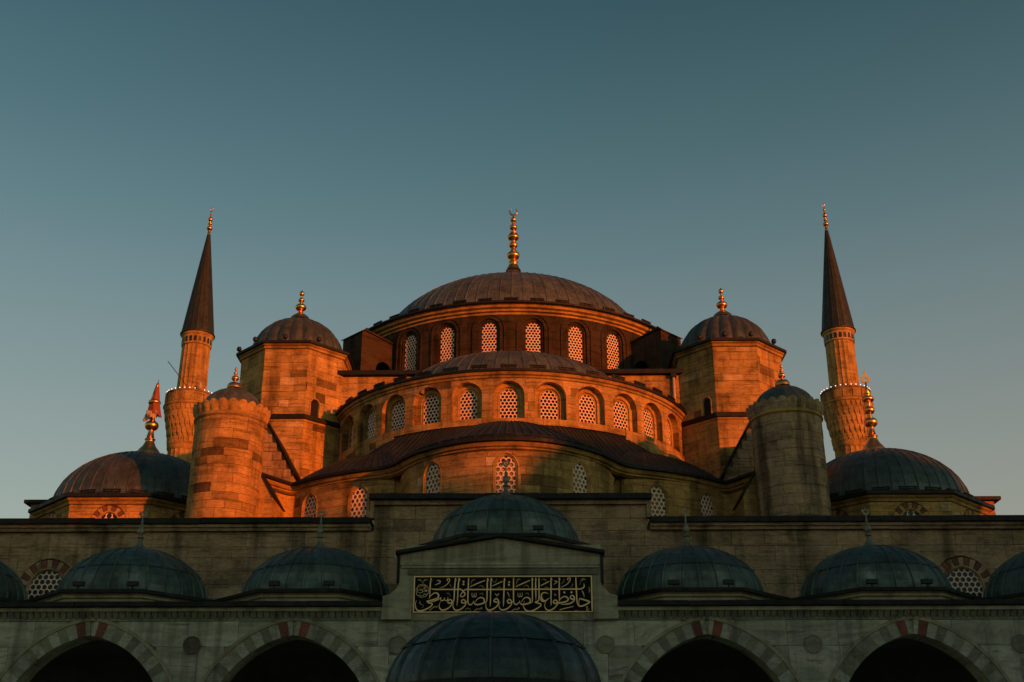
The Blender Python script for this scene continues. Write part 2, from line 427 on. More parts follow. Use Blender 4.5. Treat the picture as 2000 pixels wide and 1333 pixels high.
# blind arches framing the drum windows
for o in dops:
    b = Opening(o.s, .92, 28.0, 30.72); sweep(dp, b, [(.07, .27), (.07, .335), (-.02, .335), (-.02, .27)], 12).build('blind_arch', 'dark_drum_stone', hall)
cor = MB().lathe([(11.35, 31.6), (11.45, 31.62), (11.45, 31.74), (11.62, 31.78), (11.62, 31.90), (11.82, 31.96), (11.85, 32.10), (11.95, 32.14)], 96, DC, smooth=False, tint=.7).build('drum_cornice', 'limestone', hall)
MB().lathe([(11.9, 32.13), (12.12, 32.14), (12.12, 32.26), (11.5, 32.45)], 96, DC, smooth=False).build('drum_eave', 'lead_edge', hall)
MB().lathe([(12.0, 32.28), (9.5, 32.75)], 72, DC).build('dome_skirt', 'lead_brown', hall)
md = dome(hall, 'main_dome', 0, 78, 32.4, 9.6, 6.1, 78, 'lead_brown', seam=.045, flare=(72, 2.2))
snow_guards(md, 0, 78, 32.40, 11.85, 23, R_(88), ln=.85)
finial(hall, 0, 78, 40.4, bulbs([('p', .55, -.2), ('p', .38, .15), ('p', .30, .35), ('p', .36, .40), ('p', .36, .50), ('p', .25, .55), ('b', 1.02, .49, .36, .24),
    ('b', 1.86, .34, .26, .18), ('p', .18, 2.15), ('b', 2.52, .44, .30, .17), ('p', .30, 2.80), ('p', .17, 3.02), ('b', 3.34, .30, .24, .13), ('b', 3.97, .24, .20, .09), ('p', .06, 4.28), ('p', .04, 4.42)]), cres=(.27, .075), cz=4.40)
# flying buttresses
for sg in (-1, 1):
    a = R_(46 * sg); rd = Vector((math.sin(a), -math.cos(a))); tg = Vector((math.cos(a), math.sin(a)))
    poly = [(10.9, 27.0), (11.35, 27.0), (11.35, 28.9)] + [(11.95 - .6 * math.cos(q_ * math.pi / 8), 28.9 + .6 * math.sin(q_ * math.pi / 8)) for q_ in range(1, 9)] + [(12.55, 27.0), (13.7, 27.0), (13.7, 31.05), (13.5, 31.15), (10.9, 30.75)]
    def mk(off): return lambda p: (rd.x * p[0] + tg.x * off, 78 + rd.y * p[0] + tg.y * off, p[1])
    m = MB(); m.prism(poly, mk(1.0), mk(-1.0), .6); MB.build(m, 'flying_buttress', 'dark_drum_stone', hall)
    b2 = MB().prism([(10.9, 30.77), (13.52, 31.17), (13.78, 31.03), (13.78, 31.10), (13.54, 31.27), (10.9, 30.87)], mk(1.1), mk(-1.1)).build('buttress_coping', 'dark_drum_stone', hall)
# half dome with its windowed drum
SC = (0, 68.3); SR = 9.82
sdr = ring_lathe(hall, 'half_dome_wall', 'limestone', 0, 68.3, [(SR, 17), (SR, 24.6)], 80, -R_(108), R_(108))
sp = Arc(SC, SR, -R_(100), R_(100)); sops = []
for k in range(-6, 7): sops.append(Opening(sp.s_of(R_(12.1 * k)), .44, 21.95, 23.2))
ashlar(sdr, sp, 21.6, 24.15, .55, .42, .95, sops, .34, out=blocks, nseg=2)
for a0_, a1_ in ((-86, -36), (36, 86)): ashlar(sdr, sp, 19.9, 21.6, .55, .42, .95, out=blocks, nseg=2, s0=sp.s_of(R_(a0_)), s1=sp.s_of(R_(a1_)))
for i, o in enumerate(sops):
    if abs(i - 6) == 6:      # the outermost niches are blind
        sweep(sp, o, [(.36, .55), (.34, .555), (.34, .22), (.0, .22), (0, .2), (-.43, .2)]).build('blind_niche', 'limestone', hall)
    else: window(hall, sp, o, [(.36, .55), (.34, .555), (.34, .20), (.12, .20), (.10, .22), (.10, .13), (0, .13), (0, .03)], .12, .205, pane_d=.03)
MB().lathe([(SR + .54, 24.1), (SR + .62, 24.14), (SR + .62, 24.24), (SR + .72, 24.28), (SR + .76, 24.42)], 96, SC, -R_(104), R_(104), None, False, .8).build('half_dome_cornice', 'limestone', hall)
MB().lathe([(SR + .70, 24.42), (SR + .86, 24.43), (SR + .86, 24.56), (SR, 24.75)], 96, SC, -R_(104), R_(104), None, False).build('half_dome_eave', 'lead_edge', hall)
MB().lathe([(SR + .8, 24.58), (7.5, 25.2)], 72, SC, -R_(104), R_(104)).build('half_dome_skirt', 'lead_brown', hall)
hd = dome(hall, 'half_dome', 0, 68.3, 24.7, 7.8, 4.15, 60, 'lead_brown', amin=-R_(106), amax=R_(106), seam=.05)
snow_guards(hd, 0, 68.3, 24.68, SR + .68, 21, R_(88), ln=.85)
# lower exedrae
EC = (0, 56.35); ER = 5.2
e_mid = Arc(EC, ER - .15, -R_(80), R_(80))
e_sid = {1: Arc((4.35, 64.0), 8.45, R_(7), R_(47)), -1: Arc((-4.35, 64.0), 8.45, -R_(47), -R_(7))}
EZ = 18.35
ew = MB().lathe([(e_mid.R, 13), (e_mid.R, EZ)], 40, EC, -R_(84), R_(84), None, False).lathe([(8.45, 13), (8.45, EZ)], 30, (4.35, 64), R_(4), R_(46), None, False).lathe([(8.45, 13), (8.45, EZ)], 30, (-4.35, 64), -R_(46), -R_(4), None, False).build('exedra_wall', 'limestone', hall)
ops = [Opening(e_mid.s_of(R_(a)), .42, 15.3, 17.25, .16) for a in (-78, -40.5, 0, 40.5, 78)]
ashlar(ew, e_mid, 14.2, 18.12, .15, .43, .95, ops, .14, out=blocks, nseg=3)
for o in ops: window(hall, e_mid, o, [(.16, .15), (.14, .17), (.10, .17), (.08, .12), (.05, .12), (0, .07), (0, .02)], .06, .235, pane_d=.006)
for sg, pth in e_sid.items():
    ops = [Opening(pth.s_of(R_(a * sg)), .42, 15.2, 17.18, .16) for a in (19, 39)]
    ashlar(ew, pth, 14.2, 18.12, .15, .43, .95, ops, .14, out=blocks, nseg=2)
    for o in ops: window(hall, pth, o, [(.16, .15), (.14, .17), (.10, .17), (.08, .12), (.05, .12), (0, .07), (0, .02)], .06, .235, pane_d=.006)
# eave outline of the exedrae: one smooth line
def cat(pts, n=6):
    r = []
    for i in range(len(pts) - 1):
        p = [Vector(pts[max(0, min(len(pts) - 1, i + k))]) for k in (-1, 0, 1, 2)]
        for j in range(n):
            t = j / n; r.append(.5 * ((2 * p[1]) + (p[2] - p[0]) * t + (2 * p[0] - 5 * p[1] + 4 * p[2] - p[3]) * t * t + (3 * p[1] - p[0] - 3 * p[2] + p[3]) * t ** 3))
    return r + [Vector(pts[-1])]
half = [(0, 51.0), (1.4, 51.2), (2.7, 51.82), (3.8, 52.75), (4.6, 53.75), (5.25, 54.75), (6.1, 55.35), (7.4, 55.85), (8.8, 56.6), (9.9, 57.4), (10.6, 57.95), (11.1, 57.75), (12.3, 55.9)]
plan = cat([(-x, y) for x, y in half[:0:-1]] + half)
def offs(pl, d):
    r = []
    for i, p in enumerate(pl):
        e = pl[min(i + 1, len(pl) - 1)] - pl[max(i - 1, 0)]; e.normalize(); r.append((p.x + e.y * d, p.y - e.x * d))
    return r
def band(pl, prof, name, mat, th, tint=.6):
    m = MB(); rows = [[(x, y, z) for x, y in offs(pl, d)] for d, z in prof]; k = len(pl)
    m.add([p for r in rows for p in r], [(j * k + i, j * k + i + 1, (j + 1) * k + i + 1, (j + 1) * k + i) for j in range(len(prof) - 1) for i in range(k - 1)], tint)
    return m.build(name, mat, th)
for sg_ in (-1, 1):
    band([q_ for q_ in plan if q_.x * sg_ > 10.15], [(-.17, 13), (-.17, 17.95)], 'return_wall', 'limestone', hall, .5)
band(plan, [(-.2, 18.0), (.0, 18.08), (.0, 18.15), (.10, 18.19), (.16, 18.30), (.18, 18.36), (-.3, 18.36)], 'exedra_cornice', 'limestone', hall, .75)
band(plan, [(-.3, 18.35), (.36, 18.365), (.36, 18.50), (.05, 18.58), (-.9, 18.85)], 'exedra_eave', 'lead_edge', hall)
# lead roofs of the exedrae: fans of sheets rising to the half dome wall
rb = MB(); k = len(plan); tg_ = []
rplan = [p for p in plan if abs(p.x) < 10.8]; k = len(rplan)
for p in rplan:
    v = Vector((p.x, p.y - 68.3)).normalized() * 10.1; tg_.append((v.x, 68.3 + v.y))
def rtop(q):
    a_ = abs(math.degrees(math.atan2(q[0], 68.3 - q[1]))); return 3.35 - 1.5 * min(1, max(0, (a_ - 34) / 34)) ** 1.0
rows = []
for j in range(5):
    t = j / 4; rows += [(p.x + (q[0] - p.x) * t, p.y + .05 + (q[1] - p.y) * t, 18.42 + rtop(q) * t ** 1.25) for p, q in zip(rplan, tg_)]
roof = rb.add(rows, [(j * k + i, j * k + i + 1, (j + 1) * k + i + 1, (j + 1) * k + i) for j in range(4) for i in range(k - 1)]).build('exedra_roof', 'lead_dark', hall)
for i in range(0, len(rplan) - 2, 2):
    vs_ = []
    for j in range(5):
        q_ = j / 4
        for u, lift in ((0, .07), (.10, .055), (.18, .012), (.82, .012), (.9, .055), (1, .07)):
            b = rplan[i] + (rplan[i + 2] - rplan[i]) * u; g0, g1 = Vector(tg_[i]), Vector(tg_[i + 2]); e = g0 + (g1 - g0) * u
            vs_.append((b.x + (e.x - b.x) * q_, b.y + .05 + (e.y - b.y) * q_, 18.42 + rtop(e) * q_ ** 1.25 + lift))
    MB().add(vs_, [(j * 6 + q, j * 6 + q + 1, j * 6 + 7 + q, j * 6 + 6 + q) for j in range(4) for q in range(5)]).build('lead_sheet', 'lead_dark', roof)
def fan(sel, apex, step, hz):
    for i in range(0, len(sel) - step, step):
        p0, p1 = sel[i], sel[i + step]; vs_ = []; M = 7
        for j in range(M):
            t = j / (M - 1) * .97; zz = 18.56 + hz * math.sin(t * math.pi / 2)
            for u, lift in ((0, .07), (.10, .055), (.18, 0), (.82, 0), (.9, .055), (1, .07)):
                b = p0 + (p1 - p0) * u; vs_.append((b.x + (apex[0] - b.x) * t, b.y + (apex[1] - b.y) * t, zz + lift * (1 - t * .6)))
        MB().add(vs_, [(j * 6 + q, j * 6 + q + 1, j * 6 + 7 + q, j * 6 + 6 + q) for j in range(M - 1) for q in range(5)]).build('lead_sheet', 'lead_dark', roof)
mid = len(plan) // 2; nmid = 5 * 6
fan(plan[mid - nmid:mid + nmid + 1], (0, 58.6), 2, 2.95)
fan(plan[mid + nmid:mid + nmid + 31], (7.0, 61.2), 2, 2.25)
fan(plan[mid - nmid - 30:mid - nmid + 1], (-7.0, 61.2), 2, 2.25)
for i in range(mid - 28, mid + 29, 4):
    p = plan[i]; e = (plan[i + 1] - plan[i - 1]); ang = math.atan2(e.y, e.x)
    me = MB().box(-.4, .4, -.04, .04, 0, .045).box(-.4, .4, -.04, .04, .09, .135).box(-.3, -.26, -.03, .05, -.08, .1).box(.26, .3, -.03, .05, -.08, .1).mesh('snow_guard', 'lead_edge')
    n_ = Vector((-e.y, e.x)).normalized(); inst('snow_guard', me, roof, (p.x + n_.x * .12, p.y + n_.y * .12, 18.66), ang)
# pale rain pipe on the base wall beside the right tower
MB().tube([(9.38, 64.68, 26.9), (9.38, 64.68, 24.0)], .085).build('rain_pipe', 'pipe_paint', hall)
MB().box(9.22, 9.54, 64.52, 64.86, 26.72, 26.94).build('rain_hopper', 'lead_edge', hall)
lay(blocks)

# ================================================================== octagonal weight towers
oct_fin = bulbs([('p', .62, -.05), ('p', .55, .12), ('p', .34, .30), ('p', .16, .42), ('b', .80, .34, .24, .12), ('p', .10, 1.08), ('b', 1.28, .19, .14, .07), ('p', .06, 1.5), ('b', 1.72, .15, .17, .05), ('p', .02, 1.95)])
def weight_tower(sg, label):
    cx, cy = 12.7 * sg, 66.0; th = thing('weight_tower', label, 'tower', (cx, cy, 14), 'octagonal towers flanking the main dome')
    out = []; Rv = 3.05
    vv = [octv(cx, cy, Rv, k) for k in range(8)]
    core = MB(); core.add([(x, y, 14) for x, y in vv] + [(x, y, 28.2) for x, y in vv], [(i, (i + 1) % 8, (i + 1) % 8 + 8, i + 8) for i in range(8)] + [tuple(range(8, 16))])
    core = core.build('tower_wall', 'limestone', th)
    for k in (5, 6, 7, 0, 1):
        ln_ = Line(vv[k], vv[(k + 1) % 8]); T = .16
        ex = T * math.tan(R_(22.5))
        ln2 = Line((ln_.p - ln_.e * ex)[:], (ln_.p + ln_.e * (ln_.L + ex))[:])
        inner = (k == 0 and sg < 0) or (k == 6 and sg > 0)
        ops_ = []
        if inner:
            ops_ = [Opening(ln2.L * .28 if sg < 0 else ln2.L * .72, .27, 23.95, 24.75)]
            o = ops_[0]
            dw = sweep(ln2, o, [(.10, .16), (.08, .20), (.03, .20), (0, .14), (0, .0)]).build('doorway', 'limestone', th)
            MB().add([ln2.pt(x, z, .015) for x, z in o.outline(.0)], [tuple(range(len(o.outline(0))))]).build('door_leaf', 'dark_void', dw)
        ashlar(core, ln2, 24.0, 27.95, T, .46, 1.0, ops_, .08, out=out)
        ashlar(core, ln2, 18.0, 23.6, T, .46, 1.0, out=out)
    def ring(r0, prof, name, mat, tint=.6):
        m = MB(); m.lathe(prof, 8, (cx, cy), R_(22.5), R_(22.5) + 2 * math.pi, None, False, tint); return m.build(name, mat, th)
    ring(0, [(Rv + .12, 27.9), (Rv + .28, 27.95), (Rv + .28, 28.08), (Rv + .38, 28.14), (Rv + .38, 28.2)], 'tower_cornice', 'limestone', .8)
    ring(0, [(Rv + .3, 28.2), (Rv + .52, 28.21), (Rv + .52, 28.36), (Rv - .3, 28.62)], 'tower_eave', 'lead_edge')
    ring(0, [(Rv + .1, 23.55), (Rv + .24, 23.6), (Rv + .28, 23.72)], 'ledge_moulding', 'limestone', .9)
    ring(0, [(Rv + .2, 23.69), (Rv + .42, 23.70), (Rv + .42, 23.94), (Rv + .1, 24.06)], 'ledge_coping', 'lead_edge')
    dome(th, 'dome', cx, cy, 28.35, 2.70, 2.62, 22, 'lead', lob=.06, seam=.03)
    finial(th, cx, cy, 31.08, oct_fin)
    lay(out, 220); return th
weight_tower(-1, 'octagonal stone tower with ribbed lead dome left of the main dome')
weight_tower(1, 'octagonal stone tower with ribbed lead dome right of the main dome')
# spotlights standing on the tower eaves
def spot(x, y, z, label):
    t = thing('spotlight', label, 'spotlight', (x, y, z), 'round spotlights on the tower eaves')
    MB().tube([(x, y, z), (x, y, z + .22)], .03, 6).build('stem', 'lamp_housing', t)
    MB().lathe([(.02, z + .16), (.11, z + .2), (.155, z + .32), (.11, z + .44), (.02, z + .48)], 12, (x, y)).build('lamp_head', 'lamp_housing', t)
for sg, side in ((-1, 'left'), (1, 'right')):
    cx = 12.7 * sg
    for (dx, dy, nm) in ((-3.15, -1.35, 'outermost left'), (-1.9, -2.8, 'second from left'), (-.1, -3.18, 'third from left'), (1.75, -2.75, 'fourth from left')) if sg < 0 else ((-1.9, -2.75, 'outermost left'), (-.55, -3.18, 'second from left'), (.95, -3.18, 'third from left'), (2.45, -2.1, 'fourth from left')):
        spot(cx + dx, 66 + dy, 28.3, 'small round spotlight on the %s octagonal tower eave, %s' % (side, nm))

# ================================================================== round turrets
def turret(sg, label):
    cx, cy, Rt = 13.45 * sg, 55.2, 1.52; th = thing('round_turret', label, 'turret', (cx, cy, 13), 'round stair turrets behind the front wall'); out = []
    core = ring_lathe(th, 'turret_wall', 'weathered_limestone', cx, cy, [(Rt + .03, 13), (Rt, 21.2)], 40, smooth=True)
    pa = Arc((cx, cy), Rt, -R_(105), R_(105))
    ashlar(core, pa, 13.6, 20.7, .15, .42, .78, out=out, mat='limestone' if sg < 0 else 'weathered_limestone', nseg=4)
    MB().lathe([(Rt + .14, 20.62), (Rt + .24, 20.70), (Rt + .20, 20.8), (Rt + .2, 20.86)], 48, (cx, cy), smooth=False, tint=.7).build('turret_moulding', 'limestone', th)
    # scalloped crown of little niches
    n = 24; m = MB(); hw = math.pi / n; vs_ = []; ts = [-1, -.75, -.4, 0, .4, .75, 1]
    for z, rr, sh in ((20.84, 1.66, 0), (21.05, 1.74, .3), (21.25, 1.82, 1), (21.25, 1.45, 1)):
        for t in ts:
            bul = .06 * (1 - t * t); zz = z + (.17 * (1 - t * t) if sh == 1 else 0); a = t * hw
            vs_.append(((rr + bul) * math.sin(a), -(rr + bul) * math.cos(a), zz))
    k = len(ts); me = m.add(vs_, [(j * k + i, j * k + i + 1, (j + 1) * k + i + 1, (j + 1) * k + i) for j in range(3) for i in range(k - 1)], .6).mesh('scallop', 'limestone' if sg < 0 else 'weathered_limestone')
    cr = ring_lathe(th, 'crown', 'weathered_limestone', cx, cy, [(1.6, 20.84), (1.62, 21.2), (1.3, 21.3)], 40)
    for i in range(n): inst('scallop', me, cr, (cx, cy, 0), 2 * math.pi * i / n)
    dome(th, 'dome', cx, cy, 21.15, 1.50, 1.34, 16, 'lead' if sg > 0 else 'lead_brown', lob=.05, seam=.03, skirt=.02)
    finial(th, cx, cy, 22.62, bulbs([('p', .36, -.05), ('p', .36, .08), ('p', .28, .2), ('p', .09, .28), ('b', .48, .19, .15, .06), ('b', .75, .10, .09, .035), ('b', .97, .07, .08, .02), ('p', .015, 1.08)]))
    lay(out, 200)
turret(-1, 'round stone turret with scalloped crown and brown lead cap, left side')
turret(1, 'round stone turret with scalloped crown and grey-green lead cap, right side')

# ================================================================== raking buttresses between towers and turrets
def buttress(sg, label):
    th = thing('raking_buttress', label, 'buttress', (12.6 * sg, 59, 14), 'raking buttresses beside the towers')
    poly = [(14.6, 14), (14.6, 21.9), (12.45, 21.9), (11.0, 19.4), (11.0, 14)]
    f = lambda y: (lambda p: (p[0] * sg, y, p[1]))
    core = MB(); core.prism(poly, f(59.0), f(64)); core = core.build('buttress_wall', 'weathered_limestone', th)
    out = []
    rows = [(14.4 + .47 * i, 14.4 + .47 * (i + 1)) for i in range(16)]
    for za, zb in rows:      # stones cut to the raking top
        if zb > 21.75: break
        xin = 11.0 if zb < 19.4 else 11.0 + (zb - 19.4) / 2.5 * 1.45
        x = 14.5; 
        while x > xin + .05:
            l = random.choice((.6, .8, 1.0)); x2 = max(xin, x - l)
            if x2 - xin < .3: x2 = xin
            q = [(x - .012, za + .012), (x2 + .012, za + .012), (x2 + .012, zb - .012), (x - .012, zb - .012)]
            m = MB(); m.prism(q, f(58.86), f(59.0), min(1, max(0, random.gauss(.5, .2)))); out.append(((x - x2) * .47, core, m, 'weathered_limestone')); x = x2
    MB().prism([(14.6, 21.9), (12.4, 21.9), (10.96, 19.38), (10.96, 19.25), (10.88, 19.25), (10.88, 19.42), (12.38, 22.02), (14.6, 22.02)], f(58.75), f(64)).build('raking_coping', 'lead_edge', th)
    MB().prism([(14.6, 21.9), (12.55, 21.9), (12.62, 21.68), (14.6, 21.68)], f(58.74), f(59.0)).build('moulding', 'limestone', th)
    p2 = [(12.3, 14), (12.3, 18.1), (11.75, 18.1), (11.15, 17.1), (11.15, 14)]
    MB().prism(p2, f(55.4), f(58.9)).build('lower_step', 'limestone', th)
    MB().prism([(12.3, 18.1), (11.72, 18.1), (11.13, 17.1), (11.05, 17.1), (11.68, 18.22), (12.3, 18.22)], f(55.3), f(58.8)).build('lower_coping', 'lead_edge', th)
    lay(out, 100)
buttress(-1, 'stone buttress with dark sloping coping beside the left round turret')
buttress(1, 'shaded stone buttress with dark sloping coping beside the right round turret')

# ================================================================== domed corner bays
cor_fin = bulbs([('p', .70, -.25), ('p', .68, .05), ('p', .56, .25), ('p', .36, .50), ('p', .25, .75), ('p', .24, .84), ('p', .29, .86), ('p', .29, .91), ('p', .22, .94), ('p', .16, 1.3), ('b', 1.68, .38, .30, .15), ('b', 2.38, .31, .25, .12),
                 ('p', .11, 2.72), ('p', .2, 2.82), ('b', 3.02, .35, .20, .10), ('p', .22, 3.28), ('p', .09, 3.55), ('p', .10, 3.6), ('p', .05, 3.66), ('p', .05, 4.02), ('p', .01, 4.06)])
def corner_bay(sg, label):
    cx, cy, Rv = 19.55 * sg, 62.0, 5.0; th = thing('corner_dome_bay', label, 'building', (cx, cy, 13), 'domed corner bays at the outer sides'); out = []
    vv = [octv(cx, cy, Rv, k) for k in range(8)]
    core = MB().add([(x, y, 13) for x, y in vv] + [(x, y, 17.7) for x, y in vv], [(i, (i + 1) % 8, (i + 1) % 8 + 8, i + 8) for i in range(8)] + [tuple(range(8, 16))]).build('bay_wall', 'limestone', th)
    for k in (6, 7, 0, 1, 5):
        ln_ = Line(vv[k], vv[(k + 1) % 8]); ex = .15 * math.tan(R_(22.5)); ln2 = Line((ln_.p - ln_.e * ex)[:], (ln_.p + ln_.e * (ln_.L + ex))[:])
        o = Opening(ln2.L / 2, .50, 14.6, 16.33, .06)
        ashlar(core, ln2, 14, 17.3, .15, .42, .9, [o], .42, out=out)
        wn = window(th, ln2, o, [(.10, .15), (.08, .17), (.04, .17), (0, .10), (0, .02)], .07, .30, ring=.22)
        # alternating red and pale arch stones round the window
        nv = 11
        for i in range(nv):
            a0, a1 = math.pi * i / nv + .02, math.pi * (i + 1) / nv - .02
            q = [(o.s + r * math.cos(a), o.zs + r * math.sin(a)) for r, a in ((.60, a0), (.90, a0), (.90, a1), (.60, a1))]
            MB().add([ln2.pt(x, z, .165) for x, z in q] + [ln2.pt(x, z, 0) for x, z in q], [(0, 1, 2, 3), (0, 4, 5, 1), (1, 5, 6, 2), (2, 6, 7, 3), (3, 7, 4, 0)], .6).build('arch_stone', 'marble_red' if i % 2 == 0 else 'limestone', wn)
    def ring(prof, name, mat, tint=.6): return MB().lathe(prof, 8, (cx, cy), R_(22.5), R_(22.5) + 2 * math.pi, None, False, tint).build(name, mat, th)
    ring([(Rv + .1, 17.25), (Rv + .25, 17.3), (Rv + .25, 17.42), (Rv + .36, 17.5), (Rv + .38, 17.6)], 'bay_cornice', 'limestone', .8)
    ring([(Rv + .3, 17.6), (Rv + .55, 17.61), (Rv + .55, 17.78), (Rv - .3, 18.0)], 'bay_eave', 'lead_edge')
    d = dome(th, 'dome', cx, cy, 17.85, 4.52, 3.40, 44, 'lead', seam=.05)
    snow_guards(d, cx, cy, 17.93, 4.78, 11, R_(85), ln=.9)
    finial(th, cx, cy, 21.32, cor_fin)
    x0, x1 = sorted((25.9 * sg, 21.5 * sg))
    MB().box(x0, x1, 63, 70, 13, 18.9).build('side_wall', 'limestone', th)
    x0, x1 = sorted((26.2 * sg, 21.5 * sg)); MB().box(x0, x1, 62.7, 70.2, 18.9, 19.08).build('side_coping', 'lead_edge', th)
    lay(out, 120); return th
corner_bay(-1, 'low lead dome with tall gilt finial on an octagonal bay, far left')
corner_bay(1, 'low lead dome with tall gilt finial on an octagonal bay, far right')
# pierced leaf on top of the right finial
def leaf(x, y, z, s, label):
    th = thing('finial_leaf', label, 'ornament', (x, y, z), None)
    o = [(0, 1.0), (.06, .78), (.05, .66), (.16, .52), (.30, .36), (.33, .2), (.22, .05), (.08, 0), (-.08, 0), (-.22, .05), (-.33, .2), (-.30, .36), (-.16, .52), (-.05, .66), (-.06, .78)]
    c0 = (0, .24); m = MB(); n = len(o); inn = [(c0[0] + (px - c0[0]) * .42, c0[1] + (max(-.05, min(.5, pz)) - c0[1]) * .5) for px, pz in o]
    for y0 in (-.03, .03): m.v += [(x + px * s, y + y0, z + pz * s) for px, pz in o] + [(x + px * s, y + y0, z + pz * s) for px, pz in inn]
    for i in range(n):
        j = (i + 1) % n
        for f in ((i, j, n + j, n + i), (2 * n + j, 2 * n + i, 3 * n + i, 3 * n + j), (i, 2 * n + i, 2 * n + j, j), (n + j, 3 * n + j, 3 * n + i, n + i)): m.f.append(f); m.t.append(.5); m.sm.append(False)
    m.build('leaf_plate', 'gold', th); return th
leaf(19.55, 62, 25.3, .80, 'pierced gilt leaf topping the finial of the far right dome')
# red and white flag wound round the left finial
fl = thing('furled_flag', 'furled red and white flag hanging at the gilt finial of the far left dome', 'flag', (-19.55, 62, 23.6))
def cloth(name, mat, a0, a1, z0, z1, r0, r1, ph):
    m = MB(); nu, nv = 16, 16; vs_ = []
    for j in range(nv + 1):
        t = j / nv; z = z0 + (z1 - z0) * t
        for i in range(nu + 1):
            a = a0 + (a1 - a0) * i / nu; r = (r0 + (r1 - r0) * t) * (1 + .16 * math.sin(5 * a + 4 * t + ph) + .08 * math.sin(11 * a + ph * 2))
            vs_.append((-19.55 + .05 + r * math.sin(a), 62 - r * math.cos(a), z + .10 * math.sin(3 * a + ph) * (1 - t)))
    k = nu + 1; m.add(vs_, [(j * k + i, j * k + i + 1, (j + 1) * k + i + 1, (j + 1) * k + i) for j in range(nv) for i in range(nu)], .5, True); return m.build(name, mat, fl)
cloth('red_fold', 'flag_red', -2.6, 2.9, 23.55, 25.5, .40, .05, 0)
cloth('white_fold', 'flag_white', -1.7, .6, 23.25, 23.75, .46, .42, 1.0)
MB().tube([(-19.5, 61.95, 25.0), (-19.45, 61.95, 25.7)], [.05, .01], 8).build('pole_tip', 'gold', fl)

